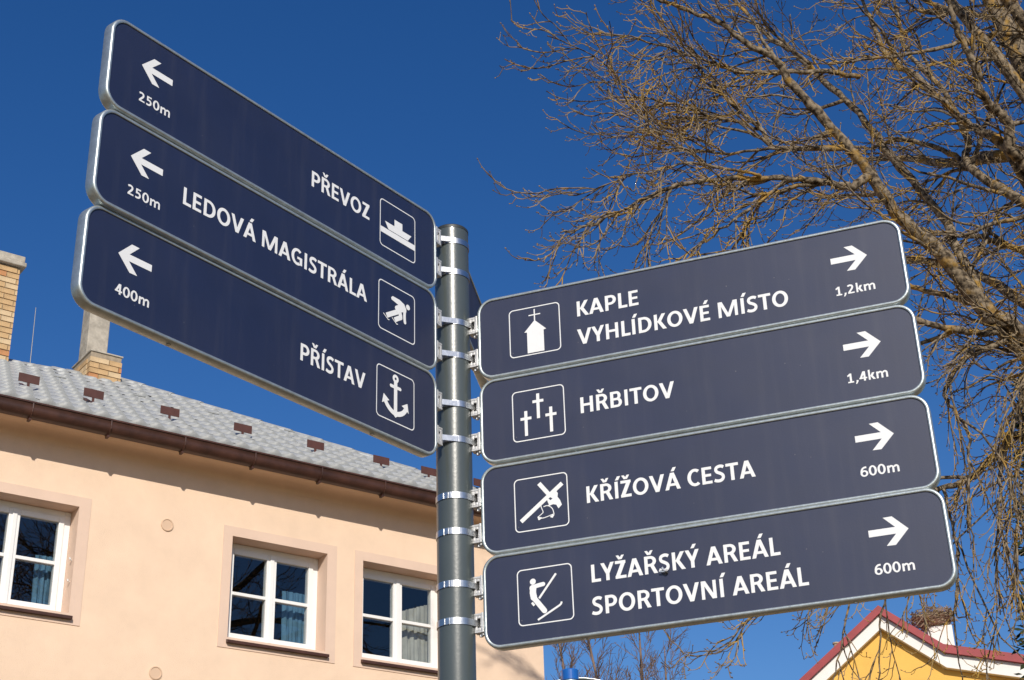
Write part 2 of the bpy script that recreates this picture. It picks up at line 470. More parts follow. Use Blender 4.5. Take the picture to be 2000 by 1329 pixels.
def tile_matrix(x, run):
    zdrop = 0.0
    if x < AX: zdrop = RDROP * min(1, (AX - x) / 1.3) * run / RUN
    m = Matrix.Translation((x, EY - 0.02 + run, ZEAVE + run * TR - zdrop + rng.uniform(-0.003, 0.003)))
    return m @ Matrix.Rotation(PITCHR + rng.uniform(-0.012, 0.012), 4, 'X')
for x, run, r_ in spots[:300]:
    o = link('roof_tile', tme, roof); o.matrix_local = tile_matrix(x, run)
rest = MB()
tv = [v.co.copy() for v in tme.vertices]; tf = [tuple(p.vertices) for p in tme.polygons]
for x, run, r_ in spots[300:]:
    m = tile_matrix(x, run); rest.add([m @ v for v in tv], tf)
if rest.V: tag(rest.build('upper_tiles', M['tile'], roof, smooth=True), kind='stuff')
# hip and ridge caps
def cap_piece(p, q, r0):
    p, q = Vector(p), Vector(q); t = (q - p).normalized(); s = t.cross(Vector((0, 0, 1))).normalized(); u_ = s.cross(t)
    c = MB(); n = 7
    for P_, k in ((p, 1.0), (q, 0.86)):
        for i in range(n + 1):
            a = math.pi * i / n
            c.V.append(P_ + s * math.cos(a) * r0 * k * 1.25 + u_ * (math.sin(a) * r0 * 0.9 * k - 0.035))
    c.F = [(i, i + 1, n + 2 + i, n + 1 + i) for i in range(n)]
    c.F.append(tuple(range(n + 1)))
    c.build('ridge_cap', M['tile'], roof, smooth=False)
hipA, hipB = Vector((EX, EY, ZEAVE + 0.03)), Vector((AX, EY + RUN, ZR + 0.03))
NH = 15
for i in range(NH): cap_piece(hipA.lerp(hipB, i / NH), hipA.lerp(hipB, (i + 1.12) / NH), 0.085)
for i in range(7):
    a = AX - i * 0.42
    zz = lambda x: ZR + 0.015 - RDROP * min(1, max(0, (AX - x) / 1.3))
    cap_piece((a - 0.46, EY + RUN, zz(a - 0.46)), (a, EY + RUN, zz(a)), 0.07)
# snow guards near the eave, small zinc clips above
for x in (4.31, 4.98, 5.81, 6.65, 7.535, 8.38, 9.02, 9.75):
    y = 0.44; z = ZEAVE + (y - EY) * TR
    gd = MB(); gd.box((x - 0.105, y - 0.06, z + 0.075), (x + 0.105, y - 0.052, z + 0.165))
    gd.box((x - 0.012, y - 0.058, z + 0.02), (x + 0.012, y - 0.046, z + 0.09))
    gd.add([(x - 0.02, y - 0.06, z - 0.005), (x + 0.02, y - 0.06, z - 0.005), (x + 0.02, y + 0.2, z + 0.155), (x - 0.02, y + 0.2, z + 0.155),
            (x - 0.02, y - 0.06, z + 0.02), (x + 0.02, y - 0.06, z + 0.02), (x + 0.02, y + 0.2, z + 0.175), (x - 0.02, y + 0.2, z + 0.175)],
           [(4, 5, 6, 7), (0, 1, 5, 4), (1, 2, 6, 5), (3, 0, 4, 7)])
    gd.build('snow_guard', M['guard'], roof)
for x in (4.95, 5.86, 6.755, 7.73):
    y = 1.42; z = ZEAVE + (y - EY) * TR
    gd = MB(); gd.box((x - 0.012, y - 0.03, z), (x + 0.012, y - 0.022, z + 0.14)); gd.box((x - 0.03, y - 0.05, z + 0.005), (x + 0.03, y + 0.0, z + 0.035))
    gd.tube([(x - 0.07, y - 0.032, z + 0.12), (x + 0.07, y - 0.032, z + 0.12)], 0.010, 6)
    gd.build('roof_clip', M['tile'], roof)
# gutter
GY, GZ, GR = -0.325, 5.955 + CZ, 0.075
gp = [(GY + GR, GZ + 0.075)] + [(GY + GR * math.cos(a), GZ + GR * math.sin(a)) for a in [-(i * math.pi / 10) for i in range(0, 11)]] + [(GY - GR, GZ + 0.055), (GY - GR - 0.014, GZ + 0.066), (GY - GR - 0.010, GZ + 0.052)]
gt = MB()
for y, z in gp: gt.V += [(S0 - 0.4, y, z), (EX + 0.03 + (GY + GR - y), y, z)]
gt.F = [(2 * i, 2 * i + 1, 2 * i + 3, 2 * i + 2) for i in range(len(gp) - 1)]
gutter = gt.build('gutter', M['brown'], house, smooth=True)
fb = MB(); fb.box((S0 - 0.3, -OV - 0.004 + 0.10, ZS + 0.02), (EX - 0.1, -OV + 0.115, ZEAVE + 0.02)); fb.build('fascia', M['brown'], house)
for i in range(9):
    x = 4.135 + i * 0.765
    b_ = MB()
    pts = [(x, GY + GR + 0.004, GZ + 0.06)] + [(x, GY + (GR + 0.004) * math.cos(a), GZ + (GR + 0.004) * math.sin(a)) for a in [-(k * math.pi / 8) for k in range(9)]] + [(x, GY - GR - 0.004, GZ + 0.05)]
    b_.tube(pts, 0.008, 5)
    b_.box((x - 0.012, GY - 0.03, GZ - GR - 0.024), (x + 0.012, GY + 0.03, GZ - GR - 0.004))
    b_.build('gutter_bracket', M['brown'], gutter)

# brick chimneys
def chimney(name, label, cx, cy, wx, wy, z0, z1, seed, cap=None):
    root = empty(name)
    root.matrix_world = HM @ Matrix.Translation((cx, cy, z0))
    tag(root, label, 'chimney')
    rr = random.Random(seed)
    H = z1 - z0
    co = MB(); co.box((-wx / 2 + 0.012, -wy / 2 + 0.012, -0.4), (wx / 2 - 0.012, wy / 2 - 0.012, H - 0.002)); co.build('mortar_core', M['mortar'], root)
    ch, bl, bd = 0.075, 0.25, 0.09
    meshes = {}
    def brick(lx, ly):
        key = (round(lx, 3), round(ly, 3))
        if key not in meshes:
            b = MB(); b.box((-lx / 2, -ly / 2, 0), (lx / 2, ly / 2, 0.063))
            me = bpy.data.meshes.new('brick'); me.from_pydata(b.V, [], b.F); me.update()
            for mm in ('brick', 'brick_red', 'brick_pale'): me.materials.append(M[mm])
            vs = []
            for mi in range(3):
                c = me.copy()
                c.polygons.foreach_set('material_index', [mi] * len(c.polygons)); vs.append(c)
            meshes[key] = vs
        return meshes[key][rr.choices((0, 1, 2), (5, 2, 3))[0]]
    for c in range(-3, int(H / ch)):
        z = c * ch
        off = (c % 2)
        def course(length):
            # brick spans along a face, full bricks with a half at one end on odd courses
            out, x = [], -length / 2
            first = bl / 2 if off else bl
            while x < length / 2 - 0.03:
                l = min(first if not out else bl, length / 2 - x)
                out.append((x, l)); x += l
            return out
        for (x, l) in course(wx):
            for sy in (-1, 1):
                o = link('brick', brick(l - 0.010, bd), root)
                o.location = (x + l / 2, sy * (wy / 2 - bd / 2) + sy * rr.uniform(-0.003, 0.004), z + 0.006)
        for (x, l) in course(wy - 2 * bd - 0.012):
            for sx in (-1, 1):
                o = link('brick', brick(bd, l - 0.010), root)
                o.location = (sx * (wx / 2 - bd / 2) + sx * rr.uniform(-0.003, 0.004), x + l / 2, z + 0.006)
    return root, H
r1, H1 = chimney('brick_chimney', 'tall yellow brick chimney with concrete cap on the grey roof', 4.63, 3.62, 0.66, 0.55, 7.95 + CZ, 9.47 + CZ, 3)
cp = MB(); cp.box((-0.385, -0.33, H1), (0.385, 0.33, H1 + 0.06)); cp.box((-0.365, -0.31, H1 + 0.06), (0.365, 0.31, H1 + 0.15)); cp.build('cap', M['concrete'], r1, bevel=0.012)
pt = MB(); pt.tube([(-0.02, 0, H1 + 0.14), (-0.02, 0, H1 + 0.26), (-0.02, 0, H1 + 0.30)], [0.10, 0.095, 0.07], 14); pt.build('chimney_pot', M['concrete'], r1)
r2, H2 = chimney('brick_chimney', 'low yellow brick chimney base carrying a grey concrete flue', 6.12, 3.55, 0.42, 0.62, 7.95 + CZ, 8.55 + CZ, 8)
fl = MB(); fl.box((-0.19, -0.10, H2 - 0.01), (0.08, 0.17, H2 + 1.25)); fl.build('concrete_flue', M['concrete'], r2, bevel=0.012)
ld = MB(); ld.box((-0.213, -0.313, H2 - 0.004), (0.213, 0.313, H2 + 0.012)); ld.build('ledge', M['concrete'], r2)
rd = MB(); rd.tube([(0, 0, 0), (0, 0, 0.18), (-0.015, 0, 1.05)], [0.012, 0.006, 0.004], 6)
ro = rd.build('lightning_rod', M['rod']); ro.matrix_world = HM @ Matrix.Translation((5.36, EY + RUN, 8.18 + CZ))
tag(ro, 'thin metal lightning rod standing on the roof ridge between the chimneys', 'rod')

# ------------------------------------------------------------------ signpost
PX, PY, PR = -0.1304, 3.02, 0.0382
ZTOP = 1.789 + CZ
post = empty('signpost', (PX, PY, 0))
tag(post, 'round grey green signpost pole carrying the navy direction signs', 'signpost')
def revolve(prof, n=48):
    b = MB()
    for r_, z in prof:
        for k in range(n):
            a = 2 * math.pi * k / n
            b.V.append((r_ * math.cos(a), r_ * math.sin(a), z))
    for i in range(len(prof) - 1):
        for k in range(n): b.F.append((i * n + k, i * n + (k + 1) % n, (i + 1) * n + (k + 1) % n, (i + 1) * n + k))
    return b
p = revolve([(PR, 0), (PR, ZTOP - 0.004)], 64)
p.build('pole', M['pole'], post, smooth=True)
c = revolve([(PR + 0.0006, ZTOP - 0.006), (PR + 0.0006, ZTOP), (PR - 0.002, ZTOP + 0.003), (0.0, ZTOP + 0.005)], 64)
c.build('end_cap', M['polecap'], post, smooth=False)
BANDS = [1.747, 1.668, 1.543, 1.462, 1.347, 1.2655, 1.1395, 1.0615, 0.950, 0.873]
for i, z in enumerate(BANDS):
    zz = z + CZ
    b = revolve([(PR + 0.0002, zz - 0.0068), (PR + 0.0016, zz - 0.0068), (PR + 0.0016, zz + 0.0068), (PR + 0.0002, zz + 0.0068)], 64)
    # overlapped band end with its lock
    if i >= 6:
        for a0 in (rad(-128), rad(-112)):
            bb = MB(); r0 = PR + 0.0014
            for k in range(3):
                a = a0 + rad(2.5) * k
                for rr_ in (r0, r0 + 0.0016):
                    for s in (-1, 1): bb.V.append((rr_ * math.cos(a), rr_ * math.sin(a), zz + s * 0.0064))
            for k in range(2):
                q = k * 4
                bb.F += [(q + 2, q + 3, q + 7, q + 6), (q, q + 2, q + 6, q + 4), (q + 1, q + 5, q + 7, q + 3)]
            bb.F += [(0, 1, 3, 2), (8, 10, 11, 9)]
            b.add(bb.V, bb.F)
    b.build('band', M['steel'], post, smooth=False)

# ------------------------------------------------------------------ lettering: strokes of a humanist bold alphabet, cap height = 1
def s_rect(x0, y0, x1, y1): return [[(x0, y0), (x1, y0), (x1, y1), (x0, y1)]]
def s_par(x0, y0, x1, y1, hw): return [[(x0, y0), (x0 + hw, y0), (x1 + hw, y1), (x1, y1)]]
def s_ring(cx, cy, rx, ry, wx, wy, a0, a1):
    n = max(8, int(abs(a1 - a0) / 9)); out = []
    P = lambda t, k: (cx + (rx - wx * k) * math.cos(rad(t)), cy + (ry - wy * k) * math.sin(rad(t)))
    for i in range(n):
        t0, t1 = a0 + (a1 - a0) * i / n, a0 + (a1 - a0) * (i + 1) / n
        out.append([P(t0, 0), P(t1, 0), P(t1, 1), P(t0, 1)])
    return out
def smooth_path(pts, k=5):
    out = []
    for i in range(len(pts) - 1):
        p0, p1, p2, p3 = pts[max(i - 1, 0)], pts[i], pts[i + 1], pts[min(i + 2, len(pts) - 1)]
        for j in range(k):
            t = j / k
            out.append(tuple(0.5 * (2 * p1[d] + (p2[d] - p0[d]) * t + (2 * p0[d] - 5 * p1[d] + 4 * p2[d] - p3[d]) * t * t + (3 * p1[d] - p0[d] - 3 * p2[d] + p3[d]) * t ** 3) for d in (0, 1)))
    return out + [pts[-1]]
def s_path(pts, w, k=5):
    P = smooth_path(pts, k) if k > 1 else pts
    L, R = [], []
    for i, (x, y) in enumerate(P):
        a, b = P[max(i - 1, 0)], P[min(i + 1, len(P) - 1)]
        dx, dy = b[0] - a[0], b[1] - a[1]; l = math.hypot(dx, dy) or 1
        L.append((x - dy / l * w / 2, y + dx / l * w / 2)); R.append((x + dy / l * w / 2, y - dx / l * w / 2))
    return [[R[i], R[i + 1], L[i + 1], L[i]] for i in range(len(P) - 1)]
def s_disc(cx, cy, r_, n=24): return [[(cx + r_ * math.cos(2 * math.pi * k / n), cy + r_ * math.sin(2 * math.pi * k / n)) for k in range(n)]]
stem = lambda: s_rect(.1, 0, .3, 1)
G = {
 'A': (.958, [s_par(.01, 0, .362, 1, .22), s_par(.728, 0, .376, 1, .22), s_rect(.2, .215, .76, .365)]),
 'B': (.886, [stem(), s_rect(.29, .85, .5, 1), s_rect(.29, .44, .52, .585), s_rect(.29, 0, .54, .15), s_ring(.5, .72, .26, .28, .19, .148, -90, 90), s_ring(.53, .29, .29, .29, .2, .15, -90, 90)]),
 'C': (.838, [s_ring(.52, .5, .455, .515, .21, .168, 52, 308)]),
 'D': (.997, [stem(), s_rect(.29, .84, .44, 1), s_rect(.29, 0, .44, .16), s_ring(.43, .5, .5, .5, .21, .16, -90, 90)]),
 'E': (.773, [stem(), s_rect(.29, .84, .69, 1), s_rect(.29, .43, .65, .58), s_rect(.29, 0, .7, .16)]),
 'G': (1.0, [s_ring(.53, .5, .47, .515, .21, .168, 50, 300), s_rect(.73, .055, .925, .525), s_rect(.53, .385, .74, .525)]),
 'H': (1.0, [stem(), s_rect(.7, 0, .9, 1), s_rect(.29, .43, .71, .585)]),
 'I': (.422, [s_rect(.11, 0, .31, 1)]),
 'K': (.87, [stem(), s_par(.27, .47, .60, 1, .235), s_par(.63, 0, .27, .56, .24)]),
 'L': (.67, [stem(), s_rect(.29, 0, .66, .165)]),
 'M': (1.383, [s_rect(.1, 0, .285, 1), s_rect(1.098, 0, 1.283, 1), s_par(.59, 0, .15, 1, .205), s_par(.59, 0, 1.03, 1, .205)]),
 'N': (1.044, [s_rect(.1, 0, .285, 1), s_rect(.76, 0, .945, 1), s_par(.70, 0, .12, 1, .23)]),
 'O': (1.07, [s_ring(.535, .5, .478, .515, .21, .168, 0, 360)]),
 'P': (.842, [stem(), s_rect(.29, .84, .45, 1), s_rect(.29, .36, .45, .52), s_ring(.44, .68, .365, .32, .205, .16, -90, 90)]),
 'R': (.891, [stem(), s_rect(.29, .845, .45, 1), s_rect(.29, .41, .45, .56), s_ring(.44, .705, .36, .295, .2, .152, -90, 90), s_par(.645, 0, .40, .5, .23)]),
 'S': (.748, [s_path([(.64, .86), (.52, .92), (.37, .925), (.22, .86), (.175, .73), (.235, .61), (.37, .535), (.51, .45), (.585, .34), (.565, .2), (.46, .105), (.32, .078), (.18, .095), (.06, .15)], .178)]),
 'T': (.784, [s_rect(.29, 0, .495, .9), s_rect(.02, .835, .765, 1)]),
 'V': (.936, [s_par(.358, 0, .005, 1, .222), s_par(.358, 0, .709, 1, .222)]),
 'Y': (.823, [s_rect(.31, 0, .515, .46), s_par(.302, .38, 0, 1, .222), s_par(.302, .38, .602, 1, .222)]),
 'Z': (.747, [s_rect(.06, .835, .69, 1), s_rect(.05, 0, .7, .165), s_par(.055, .12, .42, .88, .26)]),
 ' ': (.36, []),
 '0': (.802, [s_ring(.4, .5, .365, .515, .2, .155, 0, 360)]),
 '1': (.802, [s_rect(.33, .0, .525, 1), s_rect(.14, 0, .70, .145), [[(.10, .80), (.16, .66), (.40, .80), (.40, 1), (.36, 1)]]]),
 '2': (.802, [s_path([(.10, .84), (.22, .915), (.37, .925), (.51, .86), (.55, .72), (.50, .56), (.36, .37), (.17, .12)], .185), s_rect(.08, 0, .71, .15)]),
 '4': (.802, [s_rect(.44, 0, .63, 1), s_par(.03, .24, .39, 1, .21), s_rect(.03, .215, .77, .36)]),
 '5': (.802, [s_rect(.14, .85, .66, 1), s_rect(.14, .5, .31, .98), s_path([(.15, .555), (.34, .585), (.52, .52), (.59, .34), (.52, .17), (.35, .08), (.10, .095)], .18)]),
 '6': (.802, [s_ring(.415, .315, .35, .325, .19, .15, 0, 360), s_path([(.66, .915), (.46, .905), (.28, .78), (.18, .56), (.16, .32)], .175)]),
 ',': (.40, [[[(.14, .19), (.33, .19), (.31, .03), (.16, -.2), (.04, -.2), (.13, .02)]]]),
 'k': (.757, [s_rect(.1, 0, .28, 1.06), s_par(.25, .34, .47, .73, .24), s_par(.53, 0, .25, .44, .235)]),
 'm': (1.287, [s_rect(.1, 0, .285, .725), s_rect(.55, 0, .735, .46), s_rect(1.0, 0, 1.185, .46), s_ring(.468, .455, .267, .285, .185, .16, 0, 165), s_ring(.918, .455, .267, .285, .185, .16, 0, 165)]),
}
ACUTE = {'Á': ('A', .48), 'É': ('E', .4), 'Í': ('I', .22), 'Ý': ('Y', .42)}
CARON = {'Ř': ('R', .40), 'Š': ('S', .38), 'Ž': ('Z', .38)}
for k, (b, x) in ACUTE.items(): G[k] = (G[b][0], G[b][1] + [s_par(x - .07, 1.08, x + .07, 1.31, .2)])
for k, (b, x) in CARON.items():
    G[k] = (G[b][0], G[b][1] + [[[(x - .25, 1.31), (x - .10, 1.07), (x, 1.07), (x, 1.19), (x - .09, 1.31)]], [[(x + .25, 1.31), (x + .09, 1.31), (x, 1.19), (x, 1.07), (x + .10, 1.07)]]])

def orient(poly):
    a = sum(poly[i][0] * poly[(i + 1) % len(poly)][1] - poly[(i + 1) % len(poly)][0] * poly[i][1] for i in range(len(poly)))
    return poly if a > 0 else poly[::-1]
class Print:
    """flat film print in sign coordinates (mm); every stroke is laid a hair above the one before"""
    def __init__(self): self.b = MB()
    def stroke(self, polys, layer, f=lambda q: q):
        for pl in polys:
            pl = orient([f(q) for q in pl])
            n = len(pl); z = 0.0004 + 0.00006 * layer
            self.b.add([(x / 1000, y / 1000, z) for x, y in pl], [tuple(range(n))])
    def text(self, s, x0, x1, y, cap):
        # x0..x1: inked extent of the line
        adv = []; x = 0
        for ch in s:
            adv.append(x); x += G[ch][0]
        pts = [(q[0] + a) for ch, a in zip(s, adv) for st in G[ch][1] for pl in st for q in pl]
        lo, hi = min(pts), max(pts); k = (x1 - x0) / (hi - lo)
        for ch, a in zip(s, adv):
            for i, st in enumerate(G[ch][1]):
                self.stroke(st, i, lambda q: (x0 + (q[0] + a - lo) * k, y + q[1] * cap))
        return self
    def build(self, name, parent): return self.b.build(name, M['print'], parent)

def rrect(x0, y0, x1, y1, r_, n=8):
    out = []
    for cx, cy, a in ((x1 - r_, y1 - r_, 0), (x0 + r_, y1 - r_, 90), (x0 + r_, y0 + r_, 180), (x1 - r_, y0 + r_, 270)):
        for k in range(n + 1): out.append((cx + r_ * math.cos(rad(a + 90 * k / n)), cy + r_ * math.sin(rad(a + 90 * k / n))))
    return out

SW, SH = 905.5, 180.0
def sign(name, label, yaw, tilt, near, left, draw, text=None, group=None):
    """yaw, tilt (deg) and near corner come from measuring the place; local x right, y up, z out of the face, origin lower left of the panel"""
    a, t = rad(yaw), rad(tilt)
    d = Vector((math.cos(a) * math.cos(t), math.sin(a) * math.cos(t), math.sin(t)))
    o = Vector((near[0], near[1], near[2] + CZ))
    X = -d if left else d
    nrm = Vector((-math.sin(a), math.cos(a), 0)); Y = d.cross(nrm)
    if Y.z < 0: Y = -Y
    Z = X.cross(Y)
    org = o - Y * SH / 1000 + (d * SW / 1000 if left else Vector())
    mat = Matrix(((X.x, Y.x, Z.x, org.x), (X.y, Y.y, Z.y, org.y), (X.z, Y.z, Z.z, org.z), (0, 0, 0, 1)))
    root = empty(name, mat=mat)
    tag(root, label, 'direction sign', group)
    # panel
    pn = MB(); ring = rrect(-1, -1, SW + 1, SH + 1, 30)
    pn.add([(x / 1000, y / 1000, 0) for x, y in ring], [tuple(range(len(ring)))])
    pn.build('panel', M['panel'], root)
    bk = MB(); bk.add([(x / 1000, y / 1000, -0.0195) for x, y in ring], [tuple(range(len(ring) - 1, -1, -1))]); bk.build('back_plate', M['frame'], root)
    # channel frame swept round the panel: (outset, height) in mm
    prof = [(0, 0.3), (0, 1.6), (0.8, 2.4), (3.0, 2.9), (5.2, 2.3), (6.8, 0.6), (7.3, -2), (7.3, -19.0), (6.2, -20.6), (0, -20.8)]
    fr = MB(); N = None
    for off, h in prof:
        rg = rrect(-off, -off, SW + off, SH + off, 29 + off, 10); N = len(rg)
        fr.V += [(x / 1000, y / 1000, h / 1000) for x, y in rg]
    for i in range(len(prof) - 1):
        for k in range(N): fr.F.append((i * N + k, i * N + (k + 1) % N, (i + 1) * N + (k + 1) % N, (i + 1) * N + k))
    fo = fr.build('frame', M['frame'], root, smooth=True)
    for bx in (0.22 * SW, 0.80 * SW):
        bo = MB(); bo.tube([(bx / 1000, -0.0071, -0.011), (bx / 1000, -0.0092, -0.011)], 0.0045, 6); bo.build('bolt', M['steel'], fo)
    # brackets at the pole end, seen from the front: flange against the frame, slotted face, top and bottom webs
    for yb in ((BRK[name_key(near)])[0], (BRK[name_key(near)])[1]) if name_key(near) in BRK else ():
        yy = (yb + CZ - org.z)
        s = 1 if left else -1
        x_edge = (SW + 7.3) / 1000 if left else -7.3 / 1000
        X_ = lambda q: x_edge + s * q
        def bxx(m, q0, q1, y0, y1, z0, z1): m.box((min(X_(q0), X_(q1)), yy + y0, z0), (max(X_(q0), X_(q1)), yy + y1, z1))
        m = MB()
        bxx(m, 0.0005, 0.0055, -.0205, .0205, -.020, .0005)
        bxx(m, 0.0055, 0.0215, .0155, .0200, -.020, -.0025)
        bxx(m, 0.0055, 0.0215, -.0200, -.0155, -.020, -.0025)
        bxx(m, 0.0055, 0.0085, -.0155, .0155, -.0075, -.0030)
        bxx(m, 0.0155, 0.0215, -.0155, .0155, -.0075, -.0030)
        bxx(m, 0.0085, 0.0155, .0095, .0155, -.0075, -.0030)
        bxx(m, 0.0085, 0.0155, -.0155, -.0095, -.0075, -.0030)
        bxx(m, 0.0055, 0.0215, -.0155, .0155, -.020, -.0175)
        br = m.build('bracket', M['cast'], root, bevel=0.0008)
        nb = MB(); nb.tube([(X_(0.010), yy - 0.0200, -0.012), (X_(0.010), yy - 0.0265, -0.012)], 0.0042, 6)
        nb.tube([(X_(0.004), yy - 0.0205, -0.006), (X_(0.002), yy - 0.0265, -0.004)], 0.0028, 6); nb.build('clamp_screw', M['cast'], br)
        sl = MB(); bxx(sl, 0.0087, 0.0153, -.0093, .0093, -.0172, -.0165); sl.build('slot', M['dark'], br)  # dark plate behind the opening, its colour stands for the shade inside
        # band tail running from the slot to the pole
        loc = mat.inverted() @ Vector((PX, PY, yb + CZ))
        tl = MB()
        y0 = yy - 0.0062; y1 = yy + 0.0062
        pA = Vector((X_(0.012), 0, -0.0105)); c = Vector((loc.x, 0, loc.z))
        v = c - pA; L = v.length; ang = math.asin(min(1, (PR + 0.001) / L))
        tl_len = math.sqrt(max(L * L - (PR + 0.001) ** 2, 0))
        for sgn in (1, -1):
            ca, sa = math.cos(ang * sgn), math.sin(ang * sgn)
            dirv = Vector((v.x * ca - v.z * sa, 0, v.x * sa + v.z * ca)).normalized()
            q = pA + dirv * tl_len
            nn = Vector((dirv.z, 0, -dirv.x)) * 0.0005
            tl.add([(pA.x - nn.x, y0, pA.z - nn.z), (q.x - nn.x, y0, q.z - nn.z), (q.x - nn.x, y1, q.z - nn.z), (pA.x - nn.x, y1, pA.z - nn.z),
                    (pA.x + nn.x, y0, pA.z + nn.z), (q.x + nn.x, y0, q.z + nn.z), (q.x + nn.x, y1, q.z + nn.z), (pA.x + nn.x, y1, pA.z + nn.z)],
                   [(0, 1, 2, 3), (7, 6, 5, 4), (0, 4, 5, 1), (3, 2, 6, 7)])
        tl.build('band_tail', M['steel'], br)
    if draw: draw(root, left)
    if text: text(root)
    return root
def name_key(near): return round(near[2], 3)
BRK = {1.787: (1.747, 1.668), 1.589: (1.543, 1.462), 1.394: (1.347, 1.2655), 1.592: (1.543, 1.462), 1.396: (1.347, 1.2655), 1.197: (1.1395, 1.0615), 1.001: (0.950, 0.873)}

def arrow(root, left):
    P_ = [(839.9, 114.2), (812.9, 86.3), (796.1, 86.7), (816.2, 107.7), (766.4, 107.7), (766.4, 120.9), (816.2, 120.9), (796.1, 141.7), (812.9, 142.1)]
    if left: P_ = [(906.8 - x, y) for x, y in P_]
    # split along the axis so that each piece is convex enough to fill cleanly
    p = Print()
    tip, lo, li, ln, sb, st, un, ui, uo = P_
    p.stroke([[tip, uo, ui, un, ln, li, lo]], 0); p.stroke([[un, st, sb, ln]], 0)
    p.build('arrow', root)
def picto_frame(root, x0):
    p = Print(); x1 = x0 + 116.5
    a, b = rrect(x0, 31.5, x1, 147, 10), rrect(x0 + 2.2, 33.7, x1 - 2.2, 144.8, 8.2)
    n = len(a)
    for i in range(n): p.stroke([[a[i], a[(i + 1) % n], b[(i + 1) % n], b[i]]], 0)
    p.build('pictogram_border', root)
def pic(root, *strokes):
    p = Print()
    for i, s in enumerate(strokes): p.stroke(s, i)
    p.build('pictogram', root)

def ferry(r_):
    pic(r_, [[(739.8, 95.6), (768, 95.6), (796.6, 95.6), (826.8, 95.6), (814.7, 79.6), (751, 79.6)]], [[(770.6, 95.0), (770.6, 112.3), (796.6, 112.3), (796.6, 95.0)]], s_rect(726, 64.1, 839, 78))
def skater(r_):
    pic(r_, [[(768.2, 121.4), (763.4, 117), (764.6, 112.2), (786, 107.8), (797, 98), (812, 100), (811.8, 107), (804.8, 116.5), (790, 121.2)]],
        [[(786.5, 108), (776.2, 101), (775.3, 95.8), (778.6, 92.4), (786, 90), (797.9, 94.5), (812, 101)]],
        s_path([(806.6, 103), (805.9, 87), (807.3, 74.5)], 8.2, 4), s_disc(807.3, 74.2, 4.1),
        s_path([(790, 94), (768, 80.5), (749, 68.5)], 11, 1), s_path([(782, 95), (791.5, 89), (793.5, 79.5)], 11.5, 3), s_path([(796, 82), (783.5, 74), (774.5, 67.5)], 10.5, 1),
        s_path([(738.6, 70.2), (754.2, 60.2), (757.8, 61.4)], 2, 1), s_path([(765.7, 69.8), (780.8, 60.0), (784.6, 61.4)], 2, 1), s_disc(816.6, 113.6, 6.3))
def anchor(r_):
    pic(r_, s_ring(781.5, 130.1, 9.2, 9.2, 6.2, 6.2, 0, 360), s_rect(776.4, 50, 786.6, 124), s_path([(767.5, 110.6), (795, 111)], 7.2, 1), s_disc(767.5, 110.6, 3.9, 16), s_disc(795, 111, 3.9, 16),
        [[(745, 86), (762.6, 75.6), (750, 70), (740.2, 64)]], [[(817.8, 86), (821.8, 64.4), (813, 71), (799.6, 75.6)]],
        s_path([(748.5, 73), (757.5, 62.5), (768.5, 55), (781, 51.8), (794, 54.8), (805.5, 62), (814, 73)], 10.5, 4), [[(770.5, 51), (781, 43.2), (792, 51)]])
def chapel(r_):
    pic(r_, s_rect(124.2, 111, 126.9, 140.4), s_rect(112.2, 125.6, 139, 128.2), [[(125.5, 113.6), (101.1, 87.6), (107, 86.8), (145.3, 86.8), (151.1, 88)]], s_rect(107.3, 36.6, 145.2, 87))
def graves(r_):
    L_ = []
    for cx, top in ((124.6, 135), (96.7, 99.3), (152.3, 99.5)):
        L_ += [s_rect(cx - 3.4, top - 56.7, cx + 3.4, top), s_rect(cx - 12.2, top - 20.6, cx + 12.2, top - 14.3)]
    pic(r_, *L_)
def crossway(r_):
    pic(r_, s_path([(80, 54.2), (171.4, 123.4)], 9, 1), s_path([(121.4, 131.1), (142.5, 103)], 9, 1),
        [[(141.5, 103.5), (146, 108), (152, 110), (158.5, 108.2), (161.4, 103.5), (160.2, 95), (152, 92.5), (145.5, 96.5)]],
        [[(150, 94.5), (160, 96), (165.4, 88), (168.9, 77.3), (161.3, 70.4), (157, 79), (150, 81.2), (142.4, 78.9), (139.5, 86), (137.7, 92.3), (141, 94.6), (145.2, 90.5)]],
        s_path([(131, 92), (125.5, 87), (123.9, 81), (128, 68.5), (126, 65), (116.6, 58.5)], 1.7, 3), s_path([(129.5, 78.7), (138.5, 80), (148.2, 72), (151.4, 59)], 1.8, 3),
        s_path([(118, 55.3), (130, 55), (150, 60)], 1.7, 3), [[(115.6, 59.5), (117.2, 52), (120, 51.6), (125.8, 56.2)]], [[(142, 55), (147.9, 52), (151.9, 57.6), (149, 59.5)]],
        s_path([(143, 81), (138.5, 79)], 2.4, 1))
def skier(r_):
    pic(r_, s_disc(100.2, 119.3, 6.3), s_path([(97, 107.5), (109, 109.8), (121.6, 111.4)], 8.6, 3), s_disc(121.8, 111.4, 4.3, 16),
        s_path([(101.2, 109.5), (99.5, 97), (101.3, 86.5)], 13.4, 3), s_disc(99.2, 106.2, 6.6), s_disc(101.0, 86.6, 6.6), s_path([(100.4, 87), (122.4, 56.6)], 10.8, 1), s_disc(122.6, 56.4, 5.2),
        s_path([(112.2, 83.2), (149.6, 129.2)], 4.4, 1), s_path([(96.8, 76.6), (101.6, 69.8)], 4.6, 1), s_path([(107.8, 39.7), (154, 63.2), (157.3, 65.8), (159, 70)], 4.0, 1))
def words(*lines):
    def f(root):
        for s, x0, x1, y, cap in lines: Print().text(s, x0, x1, y, cap).build('lettering', root)
    return f
def face(symbol):
    def f(root, left):
        picto_frame(root, 723.3 if left else 66.7); symbol(root); arrow(root, left)
    return f
N_ = 'direction_sign'
